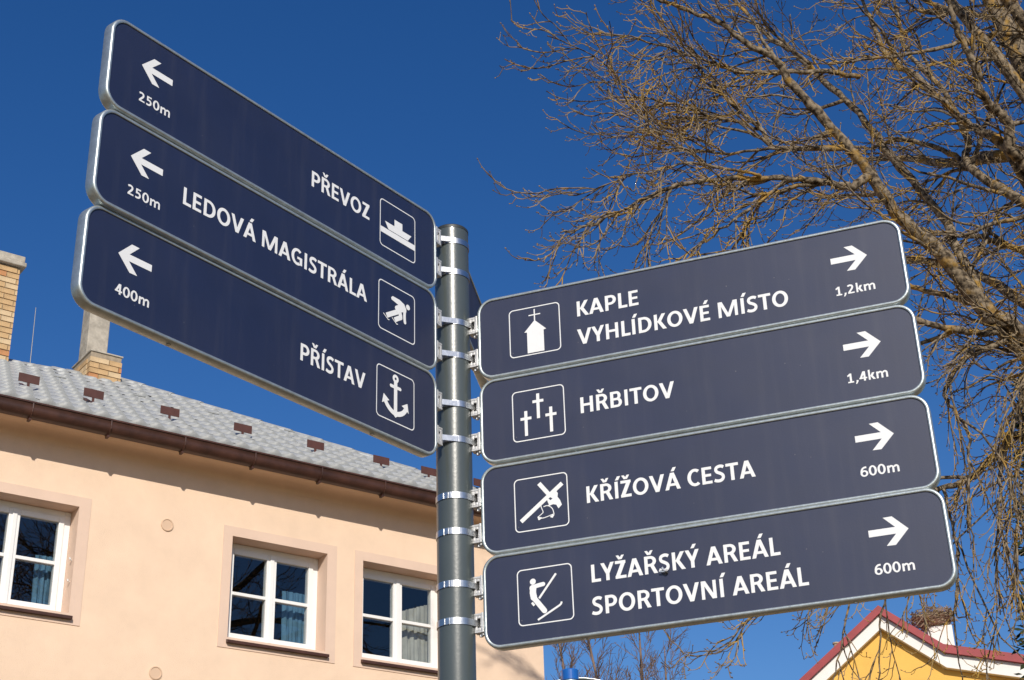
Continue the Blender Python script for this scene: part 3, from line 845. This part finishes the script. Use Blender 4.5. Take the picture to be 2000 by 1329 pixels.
sign(N_, 'navy sign with ship pictogram reading PŘEVOZ 250m', 234.13, -0.10, (-0.1655, 2.9471, 1.7868), True, face(ferry), words(('PŘEVOZ', 514.5, 689.8, 73.3, 36.4), ('250m', 66.6, 140, 36.2, 19.6)))
sign(N_, 'navy sign with skater pictogram reading LEDOVÁ MAGISTRÁLA 250m', 233.83, -0.03, (-0.1658, 2.9441, 1.5887), True, face(skater), words(('LEDOVÁ MAGISTRÁLA', 191.4, 688.3, 74.2, 35.8), ('250m', 66.6, 140, 36.2, 19.6)))
sign(N_, 'navy sign with anchor pictogram reading PŘÍSTAV 400m', 233.34, 0.05, (-0.1667, 2.9448, 1.3936), True, face(anchor), words(('PŘÍSTAV', 508.2, 690.6, 73.2, 36.2), ('400m', 67.2, 141, 37, 19.8)))
sign(N_, 'navy sign with chapel pictogram reading KAPLE VYHLÍDKOVÉ MÍSTO 1,2km', -19.56, -0.03, (-0.068, 2.9966, 1.5917), False, face(chapel), words(('KAPLE', 222.2, 358.8, 101.8, 36), ('VYHLÍDKOVÉ MÍSTO', 220, 671.9, 34.6, 36), ('1,2km', 768.2, 846.8, 34.6, 20)))
sign(N_, 'navy sign with three crosses pictogram reading HŘBITOV 1,4km', -19.54, -0.01, (-0.067, 2.9961, 1.3956), False, face(graves), words(('HŘBITOV', 217.6, 419.4, 72.2, 35.8), ('1,4km', 766, 844.3, 36.8, 20)))
sign(N_, 'navy sign with cross bearer pictogram reading KŘÍŽOVÁ CESTA 600m', -19.75, 0.08, (-0.0687, 2.9958, 1.1966), False, face(crossway), words(('KŘÍŽOVÁ CESTA', 222.2, 568.2, 71.8, 35.6), ('600m', 767.5, 840.4, 36.6, 20)))
sign(N_, 'navy sign with skier pictogram reading LYŽAŘSKÝ AREÁL SPORTOVNÍ AREÁL 600m', -19.86, 0.31, (-0.0686, 2.9948, 1.0013), False, face(skier), words(('LYŽAŘSKÝ AREÁL', 223, 599, 99.8, 36), ('SPORTOVNÍ AREÁL', 219.3, 645.3, 33.8, 36), ('600m', 767.7, 840.6, 34.6, 20)))
# a further sign on the far side of the pole, pointing away
sign(N_, 'navy sign pointing away behind the pole, seen almost edge on', 81.6, 0, (-0.1225, 3.075, 1.80), False, None)

# ------------------------------------------------------------------ bare trees
def catmull(P, k):
    P = [Vector(p) for p in P]; out = []
    for i in range(len(P) - 1):
        p0, p1, p2, p3 = P[max(i - 1, 0)], P[i], P[i + 1], P[min(i + 2, len(P) - 1)]
        for j in range(k):
            t = j / k
            out.append(0.5 * (2 * p1 + (p2 - p0) * t + (2 * p0 - 5 * p1 + 4 * p2 - p3) * t * t + (3 * p1 - p0 - 3 * p2 + p3) * t ** 3))
    return out + [P[-1]]

class Twigs:
    """thin branches gathered with plain arithmetic: three-sided tapering tubes"""
    def __init__(self): self.V, self.F = [], []
    def tube(self, pts, r0, r1, n=3):
        V, F = self.V, self.F
        base = len(V); m = len(pts)
        t = (pts[1] - pts[0])
        a = t.orthogonal().normalized(); b = t.normalized().cross(a)
        cs = [(math.cos(2 * math.pi * k / n), math.sin(2 * math.pi * k / n)) for k in range(n)]
        for i, p in enumerate(pts):
            r_ = r0 + (r1 - r0) * i / (m - 1)
            for c, s in cs: V.append((p.x + (a.x * c + b.x * s) * r_, p.y + (a.y * c + b.y * s) * r_, p.z + (a.z * c + b.z * s) * r_))
        for i in range(m - 1):
            o = base + i * n
            for k in range(n):
                k2 = (k + 1) % n
                F.append((o + k, o + k2, o + n + k2, o + n + k))
    def bud(self, p, d, s):
        a = d.orthogonal().normalized() * s * 0.42; b = d.cross(a).normalized() * s * 0.42
        i = len(self.V); q = p + d * s * 0.5
        for v in (p, q + a, q - a * 0.5 + b * 0.87, q - a * 0.5 - b * 0.87, p + d * s * 1.25): self.V.append((v.x, v.y, v.z))
        self.F += [(i, i + 2, i + 1), (i, i + 3, i + 2), (i, i + 1, i + 3), (i + 4, i + 1, i + 2), (i + 4, i + 2, i + 3), (i + 4, i + 3, i + 1)]

def rvec(rr):
    while True:
        v = Vector((rr.uniform(-1, 1), rr.uniform(-1, 1), rr.uniform(-1, 1)))
        if 0.05 < v.length < 1: return v.normalized()

def grow(rr, p, d, L, segs, g0, g1, wob, bias=None):
    pts = [p]; d = d.normalized()
    for i in range(segs):
        t = i / segs
        d = d + Vector((0, 0, g0 if t < 0.55 else g1)) / segs * 2 + rvec(rr) * wob
        if bias is not None: d += bias / segs
        d.normalize()
        p = p + d * (L / segs); pts.append(p)
    return pts

def walk(pts, step, rr, start=0.0):
    """points and tangents every `step` metres along a polyline"""
    out = []; acc = -start; total = sum((pts[i + 1] - pts[i]).length for i in range(len(pts) - 1)); run = 0
    nxt = start + step * rr.uniform(0.2, 1)
    for i in range(len(pts) - 1):
        seg = pts[i + 1] - pts[i]; l = seg.length
        if l < 1e-6: continue
        while nxt <= run + l:
            out.append((pts[i] + seg * ((nxt - run) / l), seg / l, nxt / total)); nxt += step * rr.uniform(0.6, 1.4)
        run += l
    return out

def dress(limbs, rr, tw_mid, tw_fine, s2=0.18, s3=0.11, s4=0.07, scale=1.0, lmax=1.0, thin=0.45):
    for pts, r0, r1, droop in limbs:
        for p, t, u in walk(pts, s2 * scale * (1.0 if max(r0, r1) > 0.03 else 0.72), rr, 0.0):
            if u < 0.06 or (p.x > 2.75 and rr.random() < thin) or (droop == 2 and rr.random() < 0.5): continue
            rl = r0 + (r1 - r0) * u
            side = rvec(rr); side = (side - t * side.dot(t)).normalized()
            d = t * rr.uniform(0.7, 1.2) + side * rr.uniform(0.35, 0.85)
            L = rr.uniform(0.35, 1.0) * (1.0 if u < 0.6 else 1.0 - 1.2 * (u - 0.6)) * scale * lmax
            g0, g1 = ((-0.5, 1.2), (-0.95, 0.35), (-0.75, 1.0))[droop]
            rb = min(max(rl * 0.6, 0.005), rr.uniform(0.007, 0.011) * scale)
            sec = grow(rr, p, d, L, 9, g0, g1, 0.15)
            tw_mid.tube(sec, rb, 0.0042 * scale, 4)
            for p3, t3, u3 in walk(sec, s3 * scale, rr):
                side = rvec(rr); side = (side - t3 * side.dot(t3)).normalized()
                d3 = t3 * rr.uniform(0.7, 1.2) + side * rr.uniform(0.35, 0.8) + Vector((-0.1, 0, 0.12))
                L3 = rr.uniform(0.10, 0.34) * (1.15 - 0.4 * u3) * scale
                ter = grow(rr, p3, d3, L3, 5, -0.5 if droop != 1 else -0.8, 1.3 if droop != 1 else 0.6, 0.08)
                tw_fine.tube(ter, 0.0046 * scale, 0.0027 * scale)
                tw_fine.bud(ter[-1], (ter[-1] - ter[-2]).normalized(), 0.016 * scale)
                for p4, t4, u4 in walk(ter, s4 * scale, rr, 0.02):
                    side = rvec(rr); side = (side - t4 * side.dot(t4)).normalized()
                    d4 = (t4 * rr.uniform(0.4, 1.0) + side * 0.9).normalized()
                    if rr.random() < 0.5:
                        q = grow(rr, p4, d4, rr.uniform(0.03, 0.11) * scale, 3, -0.1, 1.0, 0.1)
                        tw_fine.tube(q, 0.0034 * scale, 0.0023 * scale)
                        tw_fine.bud(q[-1], (q[-1] - q[-2]).normalized(), 0.014 * scale)
                    else:
                        tw_fine.bud(p4, d4, rr.uniform(0.011, 0.019) * scale)

LIMBS = [
    ([(3.71, 10.0, 6.51), (3.47, 9.93, 6.63), (3.33, 9.87, 6.82), (3.14, 9.8, 7.1), (2.89, 9.73, 7.34), (2.68, 9.67, 7.72), (2.44, 9.6, 8.1), (2.2, 9.53, 8.38), (2.07, 9.47, 8.61), (1.83, 9.4, 8.75), (1.61, 9.33, 8.91), (1.28, 9.27, 9.03), (0.98, 9.2, 9.18)], 0.074, 0.01, 0),
    ([(3.51, 10.1, 6.8), (3.49, 10.19, 7.02), (3.43, 10.28, 7.41), (3.39, 10.37, 7.76), (3.1, 10.46, 8.37), (2.92, 10.55, 8.87), (2.71, 10.64, 9.25), (2.52, 10.73, 9.61), (2.34, 10.82, 9.86), (2.16, 10.91, 10.23), (2.01, 11.0, 10.56)], 0.05, 0.013, 0),
    ([(4.06, 10.5, 7.44), (3.8, 10.4, 7.5), (3.58, 10.3, 7.53), (3.24, 10.2, 7.51), (2.92, 10.1, 7.59)], 0.035, 0.012, 0),
    ([(4.25, 10.8, 8.06), (4.08, 10.92, 8.32), (3.92, 11.03, 8.63), (3.81, 11.15, 8.83), (3.47, 11.27, 9.08), (3.21, 11.38, 9.07), (2.88, 11.5, 9.19)], 0.05, 0.01, 0),
    ([(3.87, 10.9, 8.56), (3.95, 11.04, 8.91), (3.89, 11.18, 9.45), (3.68, 11.32, 10.01), (3.67, 11.46, 10.42), (3.72, 11.6, 10.99)], 0.04, 0.015, 0),
    ([(3.92, 9.8, 7.8), (3.78, 9.71, 7.9), (3.76, 9.62, 8.1), (3.65, 9.54, 8.18), (3.54, 9.45, 8.26), (3.51, 9.36, 8.43), (3.41, 9.28, 8.66), (3.35, 9.19, 8.83), (3.31, 9.1, 9.0)], 0.05, 0.02, 0),
    ([(3.79, 9.8, 7.99), (3.62, 9.9, 8.24), (3.5, 10.0, 8.46), (3.34, 10.1, 8.85), (3.13, 10.2, 9.18), (3.08, 10.3, 9.57), (3.04, 10.4, 10.03)], 0.045, 0.015, 0),
    ([(4.38, 10.4, 9.42), (4.06, 10.26, 9.4), (3.63, 10.12, 9.21), (3.25, 9.98, 9.03), (2.88, 9.84, 8.9), (2.52, 9.7, 8.75)], 0.03, 0.009, 0),
    ([(4.66, 11.0, 10.03), (4.3, 11.12, 10.28), (4.02, 11.25, 10.48), (3.82, 11.38, 10.74), (3.25, 11.5, 11.05)], 0.038, 0.015, 0),
    ([(2.67, 9.65, 7.68), (2.51, 9.54, 7.53), (2.3, 9.44, 7.52), (2.04, 9.33, 7.48), (1.79, 9.23, 7.44), (1.39, 9.12, 7.36), (1.07, 9.02, 7.23), (0.76, 8.91, 7.01), (0.54, 8.81, 6.84), (0.34, 8.7, 6.73)], 0.04, 0.005, 0),
    ([(2.51, 9.6, 7.91), (2.04, 9.65, 7.95), (1.93, 9.7, 8.17), (1.71, 9.75, 8.47), (1.58, 9.8, 8.75), (1.35, 9.85, 9.05), (1.14, 9.9, 9.23)], 0.03, 0.006, 0),
    ([(2.87, 10.2, 8.98), (2.51, 10.05, 8.94), (1.94, 9.9, 8.83), (1.66, 9.75, 8.82), (1.37, 9.6, 8.84), (1.05, 9.45, 8.85), (0.73, 9.3, 8.82)], 0.026, 0.005, 0),
    ([(3.56, 10.0, 6.51), (3.43, 9.88, 6.48), (3.18, 9.75, 6.44), (2.85, 9.62, 6.46), (2.46, 9.5, 6.52)], 0.042, 0.02, 0),
    ([(3.46, 10.0, 6.71), (3.24, 10.13, 6.92), (3.04, 10.27, 7.09), (2.74, 10.4, 7.34)], 0.036, 0.015, 0),
    ([(3.82, 10.6, 5.96), (3.52, 10.5, 5.78), (3.24, 10.4, 5.56), (3.03, 10.3, 5.47), (2.76, 10.2, 5.3)], 0.04, 0.015, 1),
    ([(3.7, 10.0, 6.46), (3.52, 9.95, 6.42), (3.33, 9.9, 6.35), (3.16, 9.85, 6.21), (3.01, 9.8, 5.97), (3.07, 9.75, 5.76), (3.09, 9.7, 5.58), (3.0, 9.65, 5.19), (2.96, 9.6, 4.82)], 0.03, 0.006, 1),
    ([(3.79, 10.2, 6.25), (3.61, 10.12, 5.98), (3.41, 10.04, 5.56), (3.28, 9.96, 5.15), (3.18, 9.88, 4.77), (3.12, 9.8, 4.39)], 0.022, 0.005, 1),
    ([(3.63, 9.6, 6.13), (3.39, 9.53, 5.35), (3.2, 9.47, 4.8), (3.11, 9.4, 4.28)], 0.02, 0.005, 1),
    ([(3.03, 10.3, 5.47), (2.45, 10.2, 5.12), (2.04, 10.1, 4.8), (1.58, 10.0, 4.52), (1.31, 9.9, 4.27), (1.06, 9.8, 4.21)], 0.016, 0.004, 2),
    ([(2.76, 10.2, 5.3), (2.57, 10.27, 4.84), (2.46, 10.33, 4.5), (2.41, 10.4, 4.13)], 0.014, 0.006, 2),
    ([(2.42, 10.1, 5.09), (2.24, 10.0, 4.66), (2.1, 9.9, 4.29), (1.97, 9.8, 3.95)], 0.012, 0.005, 2),
    ([(3.03, 10.3, 5.47), (3.03, 10.2, 4.95), (2.91, 10.1, 4.49), (2.86, 10.0, 3.98)], 0.014, 0.005, 2),
    ([(2.0, 9.3, 7.48), (1.63, 9.2, 7.12), (1.35, 9.1, 6.87), (1.15, 9.0, 6.62)], 0.016, 0.005, 0),
    ([(1.94, 9.75, 8.2), (1.52, 9.61, 8.26), (1.21, 9.48, 8.29), (0.93, 9.34, 8.26), (0.71, 9.2, 8.29)], 0.016, 0.004, 0),
    ([(2.03, 9.6, 7.92), (1.6, 9.8, 8.03), (1.24, 10.0, 8.25), (1.01, 10.2, 8.5)], 0.016, 0.004, 0),
    ([(1.79, 9.2, 7.43), (1.28, 9.0, 7.43), (0.97, 8.8, 7.23), (0.71, 8.6, 7.09)], 0.014, 0.004, 0),
    ([(4.19, 10.2, 8.68), (3.54, 10.2, 10.06), (2.81, 10.2, 11.17), (2.0, 10.2, 12.12), (1.35, 10.2, 12.66)], 0.06, 0.012, 0),
    ([(4.45, 10.6, 9.48), (4.28, 10.67, 11.25), (3.81, 10.73, 12.72), (3.25, 10.8, 14.07)], 0.06, 0.015, 0),
    ([(2.0, 10.2, 12.12), (1.49, 10.0, 11.63), (1.01, 9.8, 11.33)], 0.012, 0.005, 0),
    ([(4.7, 10.3, 8.6), (3.9, 9.8, 9.7), (3.0, 9.2, 10.5), (2.0, 8.6, 10.95), (1.2, 8.25, 11.1), (0.4, 8.0, 11.2)], 0.06, 0.012, 0),  # unseen limb, added to throw mottled shade on the peach house corner
    ([(2.0, 8.6, 10.95), (1.5, 8.2, 10.9), (0.9, 7.8, 10.7), (0.5, 7.6, 10.6)], 0.03, 0.008, 0),  # its side bough, also out of view and added for that shade
]

rr = random.Random(11)
TB = Vector((5.15, 10.35, 0))
tree = empty('bare_tree', TB)
tag(tree, 'large bare tree with golden lichen on its spreading twiggy branches', 'tree')
def rel(pts): return [p - TB for p in pts]
fork = Vector((4.75, 10.3, 5.2))
tk = MB(); trunk_pts = catmull([TB, TB + Vector((-0.05, 0, 1.2)), TB + Vector((-0.12, -0.03, 3.0)), fork, fork + Vector((-0.25, 0.05, 1.6)), fork + Vector((-0.35, 0.1, 3.4)), fork + Vector((-0.7, 0.2, 5.4))], 6)
n_ = len(trunk_pts)
tk.tube(rel(trunk_pts), [0.36 - 0.30 * (i / (n_ - 1)) ** 0.8 for i in range(n_)], 16)
tk.build('trunk', M['bark'], tree, smooth=True)
paths = []
for pts, r0, r1, droop in LIMBS:
    P_ = [Vector(p) for p in pts]
    if P_[0].x > 3.4:                       # reaches the trunk outside the picture
        hgt = min(max(P_[0].z - 1.0, 4.4), 9.5)
        base = min(trunk_pts, key=lambda q: abs(q.z - hgt))
        mid = P_[0].lerp(base, 0.5) + Vector((0, 0, -0.12))
        P_ = [base.copy(), mid] + P_; r0 = r0 * 1.35
    sm = catmull(P_, 5)
    for i in range(1, len(sm) - 1): sm[i] = sm[i] + rvec(rr) * 0.012
    paths.append((sm, r0, r1, droop))
    lb = MB(); m_ = len(sm)
    lb.tube(rel(sm), [(r0 + (r1 - r0) * (i / (m_ - 1)) ** 0.8) * rr.uniform(0.88, 1.14) * 0.88 for i in range(m_)], 10 if r0 > 0.03 else 7)
    lb.build('limb', M['bark'], tree, smooth=True)
# side boughs leaving the limbs, then limbs on the far side of the crown
boughs = []
for sm, r0, r1, droop in list(paths):
    for p, t, u in walk(sm, 0.62, rr, 0.0):
        if u < 0.12 or u > 0.85 or (droop == 2 and rr.random() < 0.6): continue
        side = rvec(rr); side = (side - t * side.dot(t)).normalized()
        d = t * rr.uniform(0.6, 1.1) + side * rr.uniform(0.5, 0.9) + Vector((-0.12, 0, 0.0))
        L = rr.uniform(0.6, 1.5) * (1 - 0.45 * u)
        rl = r0 + (r1 - r0) * u
        rb = min(rl * 0.65, rr.uniform(0.014, 0.028))
        pts = grow(rr, p, d, L, 9, (-0.35, -1.0, -0.7)[droop], (0.5, 0.2, 0.8)[droop], 0.24)
        boughs.append((pts, rb, 0.005, droop))
outer = []
for k in range(13):
    a_ = rad(-70 + k * 15); z0 = 4.6 + (k * 7 % 5) * 0.95
    base = min(trunk_pts, key=lambda q: abs(q.z - z0))
    d = Vector((math.cos(a_), math.sin(a_), 0.75))
    pts = grow(rr, base, d, rr.uniform(3.4, 4.8), 16, -0.2, -0.5, 0.13)
    outer.append((pts, 0.075, 0.010, 0))
    lb = MB(); lb.tube(rel(pts), [0.075 - 0.065 * (i / 16) ** 0.8 for i in range(17)], 8); lb.build('limb', M['bark'], tree, smooth=True)
mid, fine = Twigs(), Twigs()
for pts, ra, rb, droop in boughs: mid.tube(pts, ra, rb, 6)
dress(paths, rr, mid, fine)
dress(boughs, rr, mid, fine, lmax=0.75)
dress(outer, rr, mid, fine, s2=0.20, s3=0.13, s4=0.12, lmax=1.35, thin=0)
def twig_obj(tw, name, mat, parent, off):
    V = np.array(tw.V, dtype=np.float32) - np.array(off, dtype=np.float32)
    o = mesh_obj(name, V.tolist(), tw.F, mat, parent, smooth=True)
    return tag(o, kind='stuff')
twig_obj(mid, 'branches', M['bark'], tree, TB)
twig_obj(fine, 'twigs', M['twigbark'], tree, TB)

# far trees behind the house corner, upright crowns
def far_tree(label, x, y, h, seed):
    rr = random.Random(seed); base = Vector((x, y, 0))
    root = empty('slender_bare_tree', base); tag(root, label, 'tree', 'slender bare trees far behind the signs')
    tr = catmull([Vector((0, 0, 0)), Vector((rr.uniform(-.3, .3), 0, h * 0.35)), Vector((rr.uniform(-.5, .5), rr.uniform(-.3, .3), h * 0.7)), Vector((rr.uniform(-.4, .4), 0, h))], 6)
    b = MB(); b.tube(tr, [0.26 * (1 - 0.93 * i / (len(tr) - 1)) for i in range(len(tr))], 8); b.build('trunk', M['bark_far'], root, smooth=True)
    a_, b_ = Twigs(), Twigs()
    for p, t, u in walk(tr, 0.26, rr, h * 0.45):
        ang = rr.uniform(0, 2 * math.pi)
        d = Vector((math.cos(ang), math.sin(ang), rr.uniform(0.9, 1.7)))
        L = rr.uniform(1.2, 2.9) * (1.15 - 0.75 * u)
        sec = grow(rr, p, d, L, 7, 0.1, 0.7, 0.14); a_.tube(sec, 0.055 * (1.1 - u), 0.014, 4)
        for p3, t3, u3 in walk(sec, 0.17, rr, 0.2):
            d3 = t3 + rvec(rr) * 0.8 + Vector((0, 0, 0.3))
            ter = grow(rr, p3, d3, rr.uniform(0.4, 1.2), 4, 0.1, 0.5, 0.14); b_.tube(ter, 0.016, 0.009)
            for p4, t4, u4 in walk(ter, 0.14, rr):
                q = grow(rr, p4, t4 + rvec(rr) * 0.8, rr.uniform(0.2, 0.5), 3, 0.0, 0.4, 0.12); b_.tube(q, 0.011, 0.007)
    V = a_.V + b_.V; n0 = len(a_.V)
    o = mesh_obj('crown', V, a_.F + [tuple(i + n0 for i in f_) for f_ in b_.F], M['bark_far'], root)
    tag(o, kind='stuff')
FT = 'slender bare tree with upright brown twigs far behind the signpost'
for x, y, h, s in ((1.5, 58, 18.6, 1), (2.9, 62, 19.8, 2), (4.6, 60, 19.0, 3), (6.2, 63, 18.6, 4)): far_tree(FT, x, y, h, s)

# ------------------------------------------------------------------ ochre house beyond the tree
YA = rad(-12); K = 1.4
yd = Vector((math.cos(YA), math.sin(YA), 0)); yn = Vector((-math.sin(YA), math.cos(YA), 0)); YD = 30 * K
YM = Matrix(((yd.x, yn.x, 0, yn.x * YD), (yd.y, yn.y, 0, yn.y * YD), (0, 0, 1, 0), (0, 0, 0, 1)))
yh = empty('ochre_house', mat=YM)
tag(yh, 'ochre gabled house with white cornice and dark red roof edge', 'house')
q = lambda s, z: (s * K, z * K + CZ)
out = [q(-2.6, 5.88), q(0.73, 8.51), q(1.83, 7.65), q(3.6, 7.24), q(5.0, 6.92)]     # roof line seen from the street
LEN = 11.0
def offset_down(P_, t): return [(s, z - t) for s, z in P_]
def band(P_, t0, t1, y0, y1, name, mat):
    a, b = offset_down(P_, t0), offset_down(P_, t1)
    m = MB(); n = len(P_)
    for y in (y0, y1):
        for s, z in a: m.V.append((s, y, z))
        for s, z in b: m.V.append((s, y, z))
    N2 = 2 * n
    for i in range(n - 1):
        m.F += [(i, n + i, n + i + 1, i + 1), (N2 + i, N2 + i + 1, N2 + n + i + 1, N2 + n + i), (i, i + 1, N2 + i + 1, N2 + i), (n + i, N2 + n + i, N2 + n + i + 1, n + i + 1)]
    m.F += [(0, N2, N2 + n, n), (n - 1, 2 * n - 1, N2 + 2 * n - 1, N2 + n - 1)]
    return m.build(name, mat, yh)
wl = offset_down(out, 0.30)
m = MB(); n = len(wl)
for y in (0, LEN):
    m.V += [(s, y, z) for s, z in wl] + [(wl[-1][0], y, 0), (wl[0][0], y, 0)]
T = n + 2
m.F = [tuple(range(T - 1, -1, -1)), tuple(T + i for i in range(T)), (0, T, 2 * T - 1, T - 1), (n - 1, n, T + n, T + n - 1)]
m.build('wall', M['yellow'], yh)
band(out, 0.23, 0.60, -0.22, -0.002, 'cornice', M['whitewash'])
yroof = band(out, 0.0, 0.225, -0.34, LEN + 0.3, 'roof', M['red'])
for s, h in ((-0.16, 8.10), (0.05, 8.12)):
    pp = MB(); x, z = q(s, h); zb = z - 0.75
    pp.tube([(x, 1.2, zb), (x, 1.2, z), (x, 1.2, z + 0.02), (x, 1.2, z + 0.06)], [0.075, 0.075, 0.10, 0.10], 12); pp.build('roof_vent', M['twig'], yroof)
cw = MB(); x0, _ = q(1.58, 0); x1, _ = q(2.04, 0)
FB = (YD + 2.5) / YD                        # it stands 2.5 m behind the street front
x0, x1 = x0 * FB, x1 * FB
cw.box((x0, 2.2, 7.2 * K + CZ), (x1, 2.9, 8.02 * K * FB + CZ))
cho = cw.build('white_chimney', M['whitewash'], bevel=0.02); cho.matrix_world = YM
tag(cho, 'white rendered chimney under the twig nest on the ochre house', 'chimney')
# stork nest
ne = Twigs(); rn = random.Random(4)
cx, cy, cz = (x0 + x1) / 2 - 0.14, 2.5, 8.14 * K * FB + CZ
for i in range(520):
    a = rn.uniform(0, 2 * math.pi); R = 0.62 * math.sqrt(rn.uniform(0.15, 1)); z = cz + rn.uniform(-0.16, 0.30) * (0.5 + 0.5 * R / 0.62)
    if z < cz: R *= 0.75
    p = Vector((cx + R * math.cos(a), cy + R * math.sin(a), z)); d = Vector((-math.sin(a), math.cos(a), rn.uniform(-.35, .35))) + rvec(rn) * 0.5
    L = rn.uniform(0.25, 0.7)
    ne.tube([p - d.normalized() * L / 2, p + Vector((0, 0, 0.02)), p + d.normalized() * L / 2], rn.uniform(0.008, 0.02), 0.006)
nco = MB(); nco.tube([(cx, cy, cz - 0.14), (cx, cy, cz), (cx, cy, cz + 0.18)], [0.28, 0.46, 0.52], 14)
nest = empty('twig_nest'); nest.matrix_world = YM
tag(nest, 'wide brown twig nest on the white chimney', 'nest')
nco.build('nest_core', M['twig'], nest)
no = mesh_obj('nest_twigs', ne.V, ne.F, M['twig'], nest); tag(no, kind='stuff')

# ------------------------------------------------------------------ round road sign seen from behind, its post in front
rs = empty('road_sign', (0.185, 6.0, 0)); tag(rs, 'back of a round dark road sign on a blue capped post', 'road sign')
zc = 1.522 + CZ - 0.357
ds = MB(); n = 64
for r_, y in ((0.0, 0.050), (0.349, 0.050), (0.351, 0.046), (0.356, 0.046), (0.356, 0.062), (0.0, 0.062)):
    for k in range(n): ds.V.append((0.026 + r_ * math.cos(2 * math.pi * k / n), y, zc + r_ * math.sin(2 * math.pi * k / n)))
for i in range(5):
    for k in range(n): ds.F.append((i * n + k, i * n + (k + 1) % n, (i + 1) * n + (k + 1) % n, (i + 1) * n + k))
do = ds.build('disc', M['signback'], rs)
rm_ = MB()
for r_, y in ((0.3545, 0.0445), (0.3565, 0.043), (0.3595, 0.045), (0.360, 0.064)):
    for k in range(n): rm_.V.append((0.026 + r_ * math.cos(2 * math.pi * k / n), y, zc + r_ * math.sin(2 * math.pi * k / n)))
for i in range(3):
    for k in range(n): rm_.F.append((i * n + k, i * n + (k + 1) % n, (i + 1) * n + (k + 1) % n, (i + 1) * n + k))
rm_.build('rim', M['post_grey'], rs, smooth=True)
po = revolve([(0.030, 0), (0.030, 1.505 + CZ)], 32); po.build('post', M['post_grey'], rs, smooth=True)
ca = revolve([(0.0335, 1.500 + CZ), (0.0335, 1.538 + CZ), (0.031, 1.5415 + CZ), (0.0, 1.543 + CZ)], 32); ca.build('post_cap', M['blue_cap'], rs)

# ------------------------------------------------------------------ dark evergreen at the edge of the picture
cb = Vector((7.62, 20.5, 0)); cr = random.Random(9)
ev = empty('evergreen_tree', cb); tag(ev, 'dark evergreen tree half hidden beside the ochre house', 'tree')
b = MB(); b.tube([(0, 0, 0), (0, 0, 5), (0.05, 0, 10.8)], [0.2, 0.13, 0.03], 10); b.build('trunk', M['bark_far'], ev, smooth=True)
V, F = [], []
for i in range(16000):
    h = cr.uniform(2.5, 11); R = (0.25 + 1.75 * (1 - h / 11.2)) * math.sqrt(cr.uniform(0.2, 1)) * (0.75 + 0.35 * math.sin(h * 5 + i % 5)); a = cr.uniform(0, 2 * math.pi)
    p = Vector((R * math.cos(a), R * math.sin(a), h)); d = (Vector((math.cos(a), math.sin(a), cr.uniform(-.4, .5))) + rvec(cr) * 0.7).normalized(); s = d.orthogonal().normalized()
    L = cr.uniform(0.10, 0.22); w_ = cr.uniform(0.02, 0.045); k = len(V)
    V += [tuple(p - d * L / 2), tuple(p + s * w_), tuple(p + d * L / 2), tuple(p - s * w_)]; F.append((k, k + 1, k + 2, k + 3))
tag(mesh_obj('crown', V, F, M['conifer'], ev), kind='stuff')

# ------------------------------------------------------------------ fly on the lowest sign
sg = [o for o in col.objects if o.name.startswith('direction_sign') and 'skier' in o.get('label', '')][0]
fm = sg.matrix_world @ Matrix.Translation((0.3735, 0.0985, 0.004)) @ Matrix.Rotation(rad(-35), 4, 'Z')
fly = empty('fly', mat=fm); tag(fly, 'small dark fly sitting on the lettering of the lowest sign', 'fly')
def blob(name, c, r3, mat):
    V, F = [], []; n, m_ = 10, 6
    for j in range(m_ + 1):
        th = math.pi * j / m_
        for k in range(n): V.append((c[0] + r3[0] * math.cos(th), c[1] + r3[1] * math.sin(th) * math.cos(2 * math.pi * k / n), c[2] + r3[2] * math.sin(th) * math.sin(2 * math.pi * k / n)))
    for j in range(m_):
        for k in range(n): F.append((j * n + k, j * n + (k + 1) % n, (j + 1) * n + (k + 1) % n, (j + 1) * n + k))
    return mesh_obj(name, V, F, mat, fly, smooth=True)
blob('abdomen', (-0.004, 0, 0), (0.0045, 0.0028, 0.0026), M['dark']); blob('thorax', (0.001, 0, 0.0004), (0.003, 0.0026, 0.0026), M['dark']); blob('head', (0.0046, 0, 0), (0.0016, 0.002, 0.0018), M['dark'])
for s in (-1, 1):
    wg = MB(); wg.add([(0.001, s * 0.001, 0.003), (-0.009, s * 0.0062, 0.0026), (-0.010, s * 0.0025, 0.0028), (-0.003, s * 0.0004, 0.0031)], [(0, 1, 2, 3)]); wg.build('wing', M['post_grey'], fly)
    for x in (-0.002, 0.001, 0.003):
        lg = MB(); lg.tube([(x, s * 0.0015, 0), (x + 0.001, s * 0.005, 0.0005), (x + 0.0015, s * 0.0065, -0.0034)], 0.0003, 4); lg.build('leg', M['dark'], fly)
